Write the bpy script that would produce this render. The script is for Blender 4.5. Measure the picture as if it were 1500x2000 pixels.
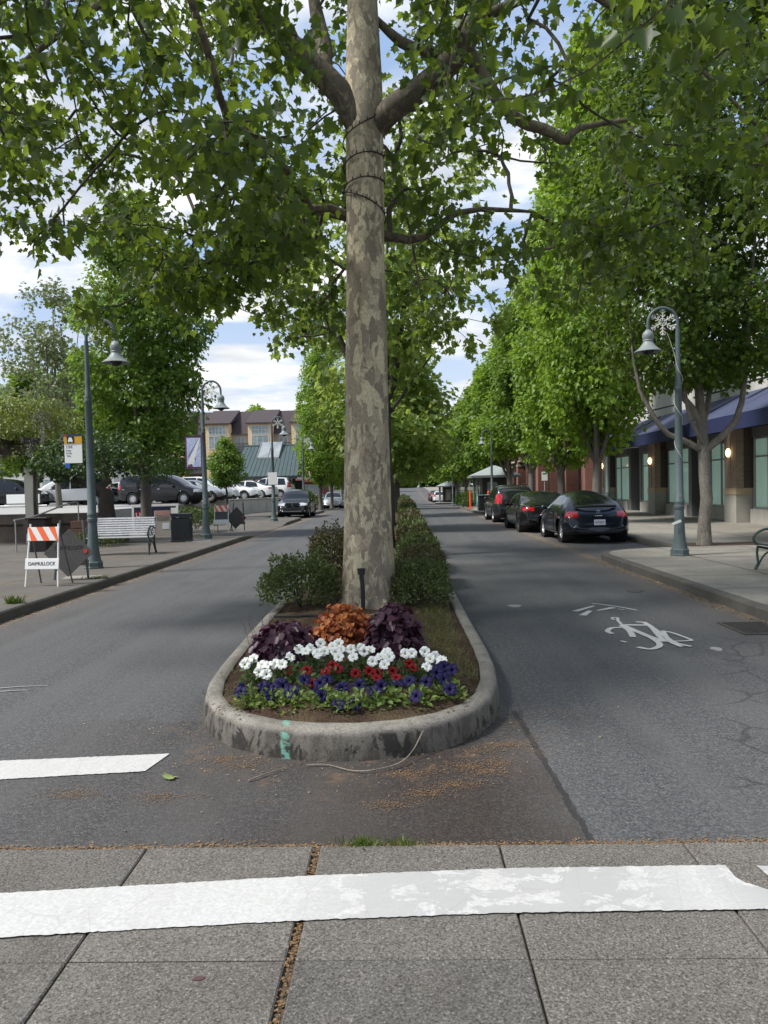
import bpy, bmesh, math, random
import numpy as np
from mathutils import Vector, Matrix, noise as mnoise
R = math.radians
for o in list(bpy.data.objects): bpy.data.objects.remove(o)
scene = bpy.context.scene
COL = scene.collection

# ---------------------------------------------------------------- camera
cam_d = bpy.data.cameras.new("camera"); cam = bpy.data.objects.new("camera", cam_d); COL.objects.link(cam)
scene.camera = cam
cam_d.sensor_fit = 'HORIZONTAL'; cam_d.sensor_width = 36; cam_d.lens = 36.0
cam_d.clip_start = 0.05; cam_d.clip_end = 4000
def set_camera():
    fwd = Vector((35/1500., 49/1500., -1)).normalized()      # world +Y seen from the camera
    roll = R(1.2)
    up = Vector((-math.sin(roll), math.cos(roll), 0)); up = (up - fwd*up.dot(fwd)).normalized()
    right = fwd.cross(up)
    m = Matrix((right, fwd, up))                              # camera -> world
    M = m.to_4x4(); M.translation = Vector((0, 0, 1.7)); cam.matrix_world = M
set_camera()
scene.render.resolution_x = 768; scene.render.resolution_y = 1024

# ---------------------------------------------------------------- light, sky, exposure
SUN_EL, SUN_AZ = 52, 252         # azimuth clockwise from +Y: from the left, a little behind the camera
scene.view_settings.view_transform = 'Standard'; scene.view_settings.look = 'None'
scene.view_settings.exposure = 1.0; scene.view_settings.gamma = 1.0
sun_d = bpy.data.lights.new("sun", 'SUN'); sun_d.energy = 2.8; sun_d.angle = R(10); sun_d.color = (1, .96, .9)
sun = bpy.data.objects.new("sun", sun_d); COL.objects.link(sun)
sd = Vector((math.sin(R(SUN_AZ))*math.cos(R(SUN_EL)), math.cos(R(SUN_AZ))*math.cos(R(SUN_EL)), math.sin(R(SUN_EL))))
sun.rotation_euler = sd.to_track_quat('Z', 'Y').to_euler()
world = bpy.data.worlds.new("World"); scene.world = world; world.use_nodes = True

class NT:
    """tiny node-tree helper"""
    def __init__(s, tree): s.t = tree; tree.nodes.clear()
    def n(s, typ, **kw):
        nd = s.t.nodes.new(typ)
        for k, v in kw.items():
            if k.startswith('i_'):
                key = k[2:]; key = int(key) if key.isdigit() else key.replace('_', ' ')
                s.set(nd.inputs[key], v)
            else: setattr(nd, k, v)
        return nd
    def set(s, inp, v):
        if isinstance(v, bpy.types.NodeSocket): s.t.links.new(v, inp)
        elif isinstance(v, bpy.types.Node): s.t.links.new(v.outputs[0], inp)
        else: inp.default_value = v
    def math(s, op, a, b=0, c=None, clamp=False):
        nd = s.t.nodes.new('ShaderNodeMath'); nd.operation = op; nd.use_clamp = clamp
        s.set(nd.inputs[0], a); s.set(nd.inputs[1], b)
        if c is not None: s.set(nd.inputs[2], c)
        return nd.outputs[0]
    def noise(s, vec, scale, detail=4, rough=.55, dist=0):
        nd = s.n('ShaderNodeTexNoise'); s.set(nd.inputs['Vector'], vec)
        nd.inputs['Scale'].default_value = scale; nd.inputs['Detail'].default_value = detail
        nd.inputs['Roughness'].default_value = rough; nd.inputs['Distortion'].default_value = dist
        return nd.outputs['Fac']
    def vor(s, vec, scale, feature='F1', out='Distance', rnd=1):
        nd = s.n('ShaderNodeTexVoronoi'); nd.feature = feature; s.set(nd.inputs['Vector'], vec)
        nd.inputs['Scale'].default_value = scale; nd.inputs['Randomness'].default_value = rnd
        return nd.outputs[out]
    def ramp(s, fac, stops, interp='LINEAR'):
        nd = s.n('ShaderNodeValToRGB'); nd.color_ramp.interpolation = interp
        el = nd.color_ramp.elements
        while len(el) < len(stops): el.new(.5)
        for e, (p, c) in zip(el, stops):
            e.position = p; e.color = (c, c, c, 1) if isinstance(c, (int, float)) else (*c, 1)
        s.set(nd.inputs[0], fac); return nd.outputs[0]
    def mix(s, fac, a, b, blend='MIX'):
        nd = s.n('ShaderNodeMix'); nd.data_type = 'RGBA'; nd.blend_type = blend
        s.set(nd.inputs[0], fac)
        for i, v in ((6, a), (7, b)):
            s.set(nd.inputs[i], (*v, 1) if isinstance(v, tuple) and len(v) == 3 else v)
        return nd.outputs[2]
    def scale(s, vec, sc):
        nd = s.n('ShaderNodeMapping'); s.set(nd.inputs['Vector'], vec); nd.inputs['Scale'].default_value = sc
        return nd.outputs[0]
    def sep(s, vec):
        nd = s.n('ShaderNodeSeparateXYZ'); s.set(nd.inputs[0], vec); return nd.outputs
    def comb(s, x, y, z):
        nd = s.n('ShaderNodeCombineXYZ')
        for i, v in enumerate((x, y, z)): s.set(nd.inputs[i], v)
        return nd.outputs[0]

def build_world():
    t = NT(world.node_tree)
    gen = t.n('ShaderNodeTexCoord').outputs['Generated']
    sky = t.n('ShaderNodeTexSky'); sky.sky_type = 'NISHITA'; sky.sun_disc = False
    sky.sun_elevation = R(SUN_EL); sky.sun_rotation = R(SUN_AZ)
    sx = t.sep(gen)
    den = t.math('ADD', t.math('MAXIMUM', sx[2], 0.0), 0.16)
    p = t.comb(t.math('DIVIDE', sx[0], den), t.math('DIVIDE', sx[1], den), 0.0)
    p = t.scale(p, (1.0, 1.35, 1))
    n1 = t.noise(p, 1.25, 8, .56, .35)
    cover = t.ramp(n1, [(.44, 0.0), (.57, 1.0)])
    n2 = t.noise(p, 2.3, 6, .55)
    shade = t.ramp(n2, [(.30, (3.7, 4.0, 4.5)), (.48, (5.4, 5.55, 5.8)), (.66, (8.8, 8.7, 8.5))])
    blue = t.mix(0.8, sky.outputs[0], (2.7, 3.8, 5.8))
    c = t.mix(cover, blue, shade)
    low = t.ramp(sx[2], [(.02, 1.0), (.30, 0.0)])
    c = t.mix(t.math('MULTIPLY', low, .45), c, (7.6, 7.6, 7.5))
    bg = t.n('ShaderNodeBackground', i_Color=c, i_Strength=0.08)
    out = t.n('ShaderNodeOutputWorld'); t.t.links.new(bg.outputs[0], out.inputs[0])
build_world()

# ---------------------------------------------------------------- materials
MATS = {}
def pbr(name, fn=None, base=(.5, .5, .5), rough=.6, metal=0, spec=.5, coat=0):
    """principled material; fn(t, coord, bsdf) may wire colour / bump"""
    if name in MATS: return MATS[name]
    m = bpy.data.materials.new(name); m.use_nodes = True
    t = NT(m.node_tree)
    b = t.n('ShaderNodeBsdfPrincipled'); out = t.n('ShaderNodeOutputMaterial')
    t.t.links.new(b.outputs[0], out.inputs[0])
    b.inputs['Base Color'].default_value = (*base, 1); b.inputs['Roughness'].default_value = rough
    b.inputs['Metallic'].default_value = metal; b.inputs['Specular IOR Level'].default_value = spec
    b.inputs['Coat Weight'].default_value = coat; b.inputs['Coat Roughness'].default_value = .03
    if fn:
        co = t.n('ShaderNodeTexCoord').outputs['Object']
        fn(t, co, b)
    MATS[name] = m; return m
def bump(t, b, h, strength=.3, dist=.01):
    nd = t.n('ShaderNodeBump', i_Height=h); nd.inputs['Strength'].default_value = strength; nd.inputs['Distance'].default_value = dist
    t.t.links.new(nd.outputs[0], b.inputs['Normal'])
def mottled(name, c1, c2, scale=8, rough=.7, bmp=.15, fine=120, metal=0, spec=.4, stretch=(1, 1, 1), fineamt=.35):
    def fn(t, co, b):
        co = t.scale(co, stretch)
        n = t.noise(co, scale, 5, .6); f = t.noise(co, fine, 3, .6)
        c = t.mix(t.ramp(n, [(.3, 0.0), (.7, 1.0)]), c1, c2)
        c = t.mix(fineamt, c, t.mix(t.ramp(f, [(.35, 0.0), (.65, 1.0)]), tuple(x*.55 for x in c1), tuple(min(1, x*1.5) for x in c2)))
        t.set(b.inputs['Base Color'], c)
        if bmp: bump(t, b, f, bmp, .01)
    return pbr(name, fn, rough=rough, metal=metal, spec=spec)
def leafmat(name, c1, c2, trans, tf=.4, rough=.45, spec=.35):
    """leaf: diffuse/gloss + translucent, varied from leaf to leaf"""
    if name in MATS: return MATS[name]
    m = bpy.data.materials.new(name); m.use_nodes = True
    t = NT(m.node_tree)
    g = t.n('ShaderNodeNewGeometry')
    rnd = g.outputs['Random Per Island']
    co = t.n('ShaderNodeTexCoord').outputs['Object']
    cl = t.noise(co, 1.1, 2, .5)
    f = t.math('ADD', t.math('MULTIPLY', rnd, .65), t.math('MULTIPLY', t.math('SUBTRACT', cl, .3), .9), clamp=True)
    c = t.mix(f, c1, c2)
    tc = t.mix(f, tuple(x*.65 for x in trans), trans)
    b = t.n('ShaderNodeBsdfPrincipled', i_Base_Color=c); b.inputs['Roughness'].default_value = rough
    b.inputs['Specular IOR Level'].default_value = spec
    tr = t.n('ShaderNodeBsdfTranslucent', i_Color=tc)
    mx = t.n('ShaderNodeMixShader'); mx.inputs[0].default_value = tf
    t.t.links.new(b.outputs[0], mx.inputs[1]); t.t.links.new(tr.outputs[0], mx.inputs[2])
    out = t.n('ShaderNodeOutputMaterial'); t.t.links.new(mx.outputs[0], out.inputs[0])
    MATS[name] = m; return m
def plain(name, c, rough=.5, metal=0, spec=.5, coat=0): return pbr(name, None, c, rough, metal, spec, coat)
def emit(name, c, s):
    if name in MATS: return MATS[name]
    m = pbr(name, None, c, .5); b = [n for n in m.node_tree.nodes if n.type == 'BSDF_PRINCIPLED'][0]
    b.inputs['Emission Color'].default_value = (*c, 1); b.inputs['Emission Strength'].default_value = s
    return m

# ---------------------------------------------------------------- mesh + object helpers
class MB:
    def __init__(s): s.v = []; s.f = []
    def add(s, vs, fs):
        o = len(s.v); s.v.extend([tuple(map(float, p)) for p in vs]); s.f.extend([tuple(i+o for i in f) for f in fs]); return s
    def box(s, c, d, rz=0, rx=0, ry=0, bev=0):
        x, y, z = d[0]/2, d[1]/2, d[2]/2
        vs = [Vector((sx*x, sy*y, sz*z)) for sz in (-1, 1) for sx, sy in ((-1, -1), (1, -1), (1, 1), (-1, 1))]
        M = Matrix.Rotation(rz, 3, 'Z') @ Matrix.Rotation(ry, 3, 'Y') @ Matrix.Rotation(rx, 3, 'X')
        return s.add([M @ p + Vector(c) for p in vs], [(3, 2, 1, 0), (4, 5, 6, 7), (0, 1, 5, 4), (1, 2, 6, 5), (2, 3, 7, 6), (3, 0, 4, 7)])
    def span(s, a, b): return s.box([(a[i]+b[i])/2 for i in range(3)], [abs(b[i]-a[i]) for i in range(3)])
    def tube(s, pts, r, n=8, caps=True, closed=False):
        pts = [Vector(p) for p in pts]; N = len(pts)
        rs = r if hasattr(r, '__len__') else [r]*N
        ref = None; rings = []
        for i, p in enumerate(pts):
            if closed: d = pts[(i+1) % N]-pts[i-1]
            else: d = pts[min(i+1, N-1)]-pts[max(i-1, 0)]
            d = d.normalized() if d.length > 1e-9 else Vector((0, 0, 1))
            if ref is None: ref = Vector((0, 0, 1)) if abs(d.z) < .9 else Vector((1, 0, 0))
            u = ref - d*ref.dot(d)
            u = u.normalized() if u.length > 1e-6 else d.orthogonal().normalized()
            ref = u; w = d.cross(u)
            rings.append([p + (u*math.cos(2*math.pi*k/n)+w*math.sin(2*math.pi*k/n))*rs[i] for k in range(n)])
        vs = [p for rg in rings for p in rg]; fs = []
        for i in range(N if closed else N-1):
            j = (i+1) % N
            for k in range(n): fs.append((i*n+k, i*n+(k+1) % n, j*n+(k+1) % n, j*n+k))
        if caps and not closed: fs += [tuple(range(n))[::-1], tuple(range((N-1)*n, N*n))]
        return s.add(vs, fs)
    def lathe(s, prof, n=20, c=(0, 0, 0), axis='Z', caps=True):
        vs = []
        for r, z in prof:
            for k in range(n):
                a = 2*math.pi*k/n; x, y = r*math.cos(a), r*math.sin(a)
                p = (x, y, z) if axis == 'Z' else ((x, z, y) if axis == 'Y' else (z, x, y))
                vs.append((p[0]+c[0], p[1]+c[1], p[2]+c[2]))
        fs = [(i*n+k, i*n+(k+1) % n, (i+1)*n+(k+1) % n, (i+1)*n+k) for i in range(len(prof)-1) for k in range(n)]
        if caps: fs += [tuple(range(n))[::-1], tuple(range((len(prof)-1)*n, len(prof)*n))]
        return s.add(vs, fs)
    def prism(s, poly, z0, z1):
        n = len(poly)
        vs = [(p[0], p[1], z0) for p in poly]+[(p[0], p[1], z1) for p in poly]
        return s.add(vs, [tuple(range(n))[::-1], tuple(range(n, 2*n))]+[(i, (i+1) % n, n+(i+1) % n, n+i) for i in range(n)])
    def ball(s, c, r, nu=12, nv=8):
        rr = r if hasattr(r, '__len__') else (r, r, r)
        prof = [(math.sin(math.pi*i/nv), -math.cos(math.pi*i/nv)) for i in range(nv+1)]
        prof[0] = (.02, -1); prof[-1] = (.02, 1)
        o = len(s.v); s.lathe(prof, nu)
        for i in range(o, len(s.v)):
            p = s.v[i]; s.v[i] = (p[0]*rr[0]+c[0], p[1]*rr[1]+c[1], p[2]*rr[2]+c[2])
        return s
    def xform(s, M):
        s.v = [tuple(M @ Vector(p)) for p in s.v]; return s
    def build(s, name, mat, parent=None, smooth=False, bevel=0, loc=None, fixn=True):
        me = bpy.data.meshes.new(name); me.from_pydata(s.v, [], s.f); me.update()
        if fixn or bevel:
            bm = bmesh.new(); bm.from_mesh(me)
            if fixn: bmesh.ops.recalc_face_normals(bm, faces=bm.faces)
            if bevel:
                ed = [e for e in bm.edges if len(e.link_faces) == 2 and e.calc_face_angle(0) > .6]
                bmesh.ops.bevel(bm, geom=ed, offset=bevel, segments=1, affect='EDGES', clamp_overlap=True)
            bm.to_mesh(me); bm.free()
        if smooth:
            me.polygons.foreach_set('use_smooth', [True]*len(me.polygons))
            try: me.set_sharp_from_angle(angle=R(40))
            except Exception: pass
        return link(name, me, mat, parent, loc)
def link(name, me, mat, parent=None, loc=None):
    if mat is not None and not me.materials: me.materials.append(mat)
    o = bpy.data.objects.new(name, me); COL.objects.link(o)
    if parent: o.parent = parent
    if loc: o.location = loc
    return o
def tag(o, label=None, cat=None, group=None, kind=None):
    if label: o['label'] = label
    if cat: o['category'] = cat
    if group: o['group'] = group
    if kind: o['kind'] = kind
    return o
def thing(name, label, cat, loc=(0, 0, 0), rz=0, group=None):
    o = bpy.data.objects.new(name, None); COL.objects.link(o); o.empty_display_size = .2
    o.location = loc; o.rotation_euler = (0, 0, rz); return tag(o, label, cat, group)
def dup(o, loc=None, rz=None, label=None, parent=None, scale=None):
    kids = list(o.children)
    c = o.copy(); COL.objects.link(c)
    if parent: c.parent = parent
    if loc is not None: c.location = loc
    if rz is not None: c.rotation_euler = (0, 0, rz)
    if scale is not None: c.scale = scale if hasattr(scale, '__len__') else (scale,)*3
    if label: c['label'] = label
    for k in kids: dup(k, parent=c)
    return c
def struct(o): return tag(o, kind='structure')
def text(name, s, size, mat, parent, M, ext=.002, width=None):
    """flat lettering as a mesh, lying in the XY plane of M"""
    cu = bpy.data.curves.new(name, 'FONT'); cu.body = s; cu.size = size; cu.align_x = 'CENTER'; cu.align_y = 'CENTER'; cu.extrude = ext
    ob = bpy.data.objects.new(name+'_tmp', cu); COL.objects.link(ob)
    bpy.context.view_layer.update()
    me = bpy.data.meshes.new_from_object(ob.evaluated_get(bpy.context.evaluated_depsgraph_get()))
    bpy.data.objects.remove(ob)
    me.materials.clear()
    if width:
        xs = [v.co.x for v in me.vertices]; w = max(xs)-min(xs)
        for v in me.vertices: v.co.x *= width/w
    me.transform(M); return link(name, me, mat, parent)
def crom(pts, n, closed=False):
    """Catmull-Rom resample to n points"""
    P = [np.array(p, float) for p in pts]; N = len(P); out = []
    segs = N if closed else N-1
    for i in range(n):
        u = i/(n if closed else n-1)*segs; k = min(int(u), segs-1); f = u-k
        g = (lambda j: P[j % N]) if closed else (lambda j: P[max(0, min(N-1, j))])
        a, b, c, d = g(k-1), g(k), g(k+1), g(k+2)
        out.append(.5*((2*b)+(-a+c)*f+(2*a-5*b+4*c-d)*f*f+(-a+3*b-3*c+d)*f**3))
    return out
def sstep(a, b, x):
    t = min(1, max(0, (x-a)/(b-a))); return t*t*(3-2*t)
def ZG(y): return 1.5*sstep(85, 230, y)            # the street climbs to a far crest
# ================================================================ SETTING
def ZG(y): return -.7*sstep(50, 108, y) + 2.0*sstep(128, 250, y)     # a long dip, then a far crest

def asphalt_fn(t, co, b):
    s = t.sep(co); X, Y = s[0], s[1]
    big = t.noise(co, .55, 4, .6); fine = t.noise(co, 62, 4, .8); grit = t.vor(co, 150)
    streak = t.noise(t.scale(co, (2.2, .12, 1)), 1.5, 4, .6)
    c = t.mix(t.ramp(big, [(.3, 0.0), (.7, 1.0)]), (.050, .052, .057), (.078, .079, .082))
    c = t.mix(t.math('MULTIPLY', t.ramp(streak, [(.35, 0.0), (.7, 1.0)]), .5), c, (.088, .087, .087))
    c = t.mix(t.ramp(fine, [(.40, .8), (.50, 0.0)]), c, (.022, .022, .024))
    c = t.mix(t.ramp(fine, [(.53, 0.0), (.63, .7)]), c, (.21, .21, .215))
    c = t.mix(t.ramp(grit, [(.05, .5), (.2, 0.0)]), c, (.16, .16, .165))
    md = t.noise(co, 24, 3, .7)
    c = t.mix(t.ramp(md, [(.36, .6), (.47, 0.0)]), c, (.036, .037, .040)); c = t.mix(t.ramp(md, [(.53, 0.0), (.66, .45)]), c, (.155, .155, .155))
    tr = t.noise(t.scale(co, (1.6, .05, 1)), 1.3, 3, .5)
    c = t.mix(t.ramp(tr, [(.42, 0.0), (.62, .5)]), c, (.100, .099, .097))
    oil = t.noise(t.scale(co, (1, .55, 1)), 1.1, 5, .62, .4)
    c = t.mix(t.ramp(oil, [(.56, 0.0), (.74, .6)]), c, (.036, .036, .038))
    # older brown patch in front of the island, bounded on the right by the sealed joint
    edge = t.math('ADD', X, t.math('MULTIPLY', t.math('SUBTRACT', t.noise(co, 5, 3), .5), .12))
    left = t.ramp(t.math('ADD', t.math('MULTIPLY', X, .25), t.math('ADD', .75, t.math('MULTIPLY', t.math('SUBTRACT', big, .5), .8))), [(.10, 0.0), (.78, 1.0)])
    right = t.math('MULTIPLY', t.math('LESS_THAN', edge, .86), t.ramp(t.math('ADD', t.math('MULTIPLY', X, .5), t.math('MULTIPLY', t.math('SUBTRACT', big, .5), 1.1)), [(.12, 1.0), (.55, .35)]))
    front = t.math('LESS_THAN', t.math('ADD', Y, t.math('MULTIPLY', t.math('SUBTRACT', t.noise(co, 2, 3), .5), 1.2)), 5.7)
    patch = t.math('MULTIPLY', t.math('MULTIPLY', left, right), front)
    c = t.mix(t.math('MULTIPLY', patch, .95), c, t.mix(1.0, c, (.40, .30, .235), 'MULTIPLY'))
    # sealed joint
    jw = t.math('ABSOLUTE', t.math('SUBTRACT', t.math('ADD', X, t.math('MULTIPLY', t.math('SUBTRACT', t.noise(co, 9, 4), .5), .07)), t.math('MULTIPLY_ADD', Y, -.03, .975)))
    jm = t.math('MULTIPLY', t.math('LESS_THAN', jw, .02), t.math('LESS_THAN', Y, 5.75))
    c = t.mix(t.math('MULTIPLY', jm, .75), c, (.016, .016, .017))
    # alligator cracking on the right lane near the crossing
    w = t.n('ShaderNodeVectorMath', operation='ADD'); t.set(w.inputs[0], co)
    nz = t.n('ShaderNodeTexNoise', i_Vector=co); nz.inputs['Scale'].default_value = 3.5
    t.t.links.new(t.n('ShaderNodeVectorMath', operation='SCALE', i_0=nz.outputs['Color'], i_Scale=.16).outputs[0], w.inputs[1])
    cr = t.vor(w.outputs[0], 1.6, 'DISTANCE_TO_EDGE')
    crm = t.math('MULTIPLY', t.ramp(cr, [(.0, 1.0), (.034, 0.0)]), t.ramp(t.noise(co, 1.0, 2), [(.40, 0.0), (.52, 1.0)]))
    crm = t.math('MULTIPLY', crm, t.ramp(t.math('ADD', t.math('MULTIPLY', X, .3), t.math('MULTIPLY', Y, -.12)), [(-.2, 0.0), (.05, 1.0)]))
    crm = t.math('MULTIPLY', crm, t.math('LESS_THAN', Y, 9.0))
    c = t.mix(t.math('MULTIPLY', crm, .62), c, (.016, .016, .017))
    # dry litter dust in the gutters
    for gx, sg in ((-5.36, 1), (4.28, -1)):
        d = t.math('ABSOLUTE', t.math('SUBTRACT', X, gx))
        g = t.math('MULTIPLY', t.ramp(d, [(.0, 1.0), (.22, .0)]), t.ramp(t.noise(t.scale(co, (3, .9, 1)), 4, 5, .7), [(.42, 0.0), (.56, 1.0)]))
        c = t.mix(t.math('MULTIPLY', g, .85), c, (.30, .21, .12))
        d2 = t.ramp(d, [(.1, .7), (.95, 0.0)])
        c = t.mix(t.math('MULTIPLY', d2, .6), c, (.105, .082, .066))
    # rusty catkin fluff against the island nose
    dx = t.math('SUBTRACT', X, -.33); dy = t.math('SUBTRACT', Y, 5.65)
    rr = t.math('POWER', t.math('ADD', t.math('POWER', dx, 2), t.math('POWER', dy, 2)), .5)
    fl = t.math('MULTIPLY', t.ramp(rr, [(0.0, 1.0), (1.06/2, 1.0), (1.7/2, 0.0)]) if False else t.ramp(t.math('MULTIPLY', rr, .5), [(.5, 1.0), (.85, 0.0)]),
                t.ramp(t.noise(co, 5.5, 6, .72), [(.53, 0.0), (.66, 1.0)]))
    fl = t.math('MULTIPLY', fl, t.math('LESS_THAN', Y, 5.9))
    c = t.mix(t.math('MULTIPLY', fl, .65), c, (.17, .10, .052))
    # moss and needles along the crossing joint
    d = t.math('SUBTRACT', t.math('ADD', Y, t.math('MULTIPLY', t.math('SUBTRACT', t.noise(co, 7, 4, .7), .5), .14)), 3.55)
    ms = t.math('MULTIPLY', t.ramp(d, [(.0, 1.0), (.065, 0.0)]), t.ramp(t.noise(co, 2.1, 3), [(.35, .1), (.6, 1.0)]))
    c = t.mix(t.math('MULTIPLY', ms, .85), c, t.mix(t.noise(co, 6, 2), (.14, .08, .03), (.10, .12, .03)))
    t.set(b.inputs['Base Color'], c)
    bump(t, b, t.math('ADD', t.math('MULTIPLY', fine, .6), grit), .55, .006)
M_ASPH = pbr('asphalt', asphalt_fn, rough=.78, spec=.45)

def concrete_fn(c1, c2, dirt, agg=.35):
    def fn(t, co, b):
        big = t.noise(co, .9, 5, .65); sp = t.noise(co, 110, 2, .8); v = t.vor(co, 75)
        c = t.mix(t.ramp(big, [(.3, 0.0), (.72, 1.0)]), c1, c2)
        c = t.mix(t.ramp(t.noise(co, 3.1, 5, .7), [(.48, 0.0), (.75, .6)]), c, dirt)
        c = t.mix(t.ramp(sp, [(.36, agg*2), (.5, 0.0)]), c, tuple(x*.3 for x in c1))
        c = t.mix(t.ramp(sp, [(.58, 0.0), (.72, agg*1.6)]), c, tuple(min(.8, x*2.3) for x in c2))
        rnd = t.n('ShaderNodeNewGeometry').outputs['Random Per Island']
        c = t.mix(1.0, c, t.mix(rnd, (.84, .84, .85), (1.14, 1.12, 1.08)), 'MULTIPLY')
        t.set(b.inputs['Base Color'], c); bump(t, b, t.math('ADD', sp, v), .35, .004)
    return fn
M_SLAB = pbr('exposed_aggregate', concrete_fn((.092, .087, .080), (.152, .142, .128), (.072, .063, .054), .46), rough=.8)
M_WALKR = pbr('walk_concrete', concrete_fn((.19, .18, .155), (.29, .275, .24), (.14, .125, .105), .22), rough=.82)
M_WALKL = pbr('walk_concrete_brown', concrete_fn((.082, .074, .065), (.125, .113, .098), (.065, .055, .046), .2), rough=.82)
M_CURB = pbr('kerb_concrete', concrete_fn((.075, .07, .062), (.13, .122, .108), (.05, .045, .038), .3), rough=.85)
M_LOT = pbr('lot_concrete', concrete_fn((.30, .30, .30), (.40, .40, .39), (.25, .24, .23), .1), rough=.8)
M_EARTH = mottled('far_ground', (.06, .07, .04), (.10, .10, .07), .2, .9, 0)
M_DIRT = mottled('joint_dirt', (.10, .068, .042), (.06, .048, .032), 9, .95, .5, 60)

YS = [-30, -10, 0, 2, 3, 3.5] + [4+i*2 for i in range(24)] + [52+4*i for i in range(53)]
def sheet(name, x0, x1, ys, dz, mat, nx=2):
    v, f = [], []
    for y in ys:
        for i in range(nx): v.append((x0+(x1-x0)*i/(nx-1), y, ZG(y)+dz))
    for j in range(len(ys)-1):
        for i in range(nx-1): a = j*nx+i; f.append((a, a+1, a+nx+1, a+nx))
    return struct(MB().add(v, f).build(name, mat, fixn=False))
g = MB(); gy = [-400, -60]+YS[1:]+[400, 900, 3000]
for j, y in enumerate(gy):
    for x in (-3000, -60, 60, 3000): g.v.append((x, y, ZG(min(y, 260))-.06-(.0 if y < 250 else .4)))
for j in range(len(gy)-1):
    for i in range(3): a = j*4+i; g.f.append((a, a+1, a+5, a+4))
struct(g.build('ground', M_EARTH, fixn=False))
sheet('road', -18, 14, YS, 0, M_ASPH)

# --- pavements: outer edge given as (y, x); kerb is its own object
def edge_at(E, y):
    for (y0, x0), (y1, x1) in zip(E, E[1:]):
        if y0 <= y <= y1: return x0+(x1-x0)*((y-y0)/(y1-y0) if y1 > y0 else 0)
    return E[-1][1] if y > E[-1][0] else E[0][1]
def walkway(name, E, xin, hfun, mat, sgn):
    ys = sorted(set([y for y, x in E]+[y for y in YS if E[0][0] < y < E[-1][0]]+[y+.001 for y, x in E[:0]]))
    kb, wk = MB(), MB()
    for y in ys:
        e = edge_at(E, y); z = ZG(y); h = hfun(y)
        kb.v += [(e, y, z-.05), (e+sgn*.012, y, z+h-.022), (e+sgn*.035, y, z+h+.002), (e+sgn*.16, y, z+h+.004), (e+sgn*.165, y, z+h-.03)]
        wk.v += [(e+sgn*.163, y, z+h), (xin, y, z+h)]
    for j in range(len(ys)-1):
        for k in range(4): a = j*5+k; kb.f.append((a, a+1, a+6, a+5))
        a = j*2; wk.f.append((a, a+1, a+3, a+2))
    struct(kb.build('kerb', M_CURB, fixn=False)); struct(wk.build(name, mat, fixn=False))
def joints(name, lines, dz, mat):
    m = MB()
    for (x0, y0, x1, y1, w) in lines:
        d = Vector((x1-x0, y1-y0)); L = d.length; d /= L; n = Vector((-d.y, d.x))*w/2; k = max(1, int(L/4))
        for i in range(k):
            a = Vector((x0, y0))+d*(L*i/k); c = Vector((x0, y0))+d*(L*(i+1)/k)
            m.add([(a.x-n.x, a.y-n.y, ZG(a.y)+dz), (c.x-n.x, c.y-n.y, ZG(c.y)+dz), (c.x+n.x, c.y+n.y, ZG(c.y)+dz), (a.x+n.x, a.y+n.y, ZG(a.y)+dz)], [(0, 1, 2, 3)])
    return struct(m.build(name, mat, fixn=False))
ER = [(-6, 4.32), (16.4, 4.32), (17.1, 4.38), (17.6, 4.6), (18.0, 5.1), (18.25, 5.8), (18.32, 6.5), (44.3, 6.5), (44.5, 5.6), (45.1, 4.7), (46.2, 4.36), (58, 4.36), (59, 4.9), (59.5, 6.5), (100, 6.5), (101, 4.6), (103, 4.4), (108, 4.4), (109, 6.5), (200, 6.5), (250, 6.5)]
EL = [(-6, -5.4), (27, -5.4), (28.4, -5.45), (35, -5.5), (36.5, -5.5), (42.0, -5.55), (42.7, -6.0), (43.0, -6.8), (43.1, -7.8), (49.6, -7.8), (49.8, -6.8), (50.4, -6.0), (51.3, -5.7), (56, -5.7), (56.8, -6.2), (57.1, -7.8), (92, -7.8), (93, -5.8), (250, -5.8)]
hl = lambda y: .14-.125*(sstep(26.4, 27.9, y)-sstep(35.2, 36.6, y))
walkway('right_pavement', ER, 13.5, lambda y: .14, M_WALKR, 1)
walkway('left_pavement', EL, -17.0, hl, M_WALKL, -1)
M_JOINT = plain('joint_dark', (.045, .04, .033), .9)
M_JMOSS = mottled('joint_moss', (.30, .24, .12), (.19, .155, .085), 4, .95, 0, 30)
joints('right_pavement_joints', [(4.5, y, 12.3, y, .02) for y in np.arange(2, 18, 1.52)]+[(x, 0, x, 18.2, .02) for x in (5.95, 7.9, 9.9)]+[(6.7, y, 12.0, y, .025) for y in np.arange(19.5, 60, 3.0)]+[(9.4, 18.3, 9.4, 70, .025)], .144, M_JOINT)
joints('left_pavement_joints', [(-9.0, y, -5.6, y, .03) for y in np.arange(2.6, 26.3, 1.52)]+[(x, 0, x, 26.5, .03) for x in (-7.1, -8.9)], .144, M_JMOSS)
# worn pale patches of pavement
struct(MB().add([(-6.25, 13.8, .1455), (-5.7, 13.9, .1455), (-5.72, 14.5, .1455), (-6.4, 14.4, .1455)], [(0, 1, 2, 3)]).build('pavement_patch', M_WALKR, fixn=False))
struct(MB().add([(-6.75, 23.6, .1455), (-6.0, 23.7, .1455), (-6.0, 24.3, .1455), (-6.8, 24.2, .1455)], [(0, 1, 2, 3)]).build('pavement_patch', M_LOT, fixn=False))
# tree pit beside the near maple
struct(MB().add([(6.75, 18.4, .146), (8.7, 18.4, .146), (8.7, 19.3, .146), (6.75, 19.3, .146)], [(0, 1, 2, 3)]).build('tree_pit_soil', mottled('pit_soil', (.05, .03, .022), (.09, .055, .04), 4, .95, .5, 40), fixn=False))

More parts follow.
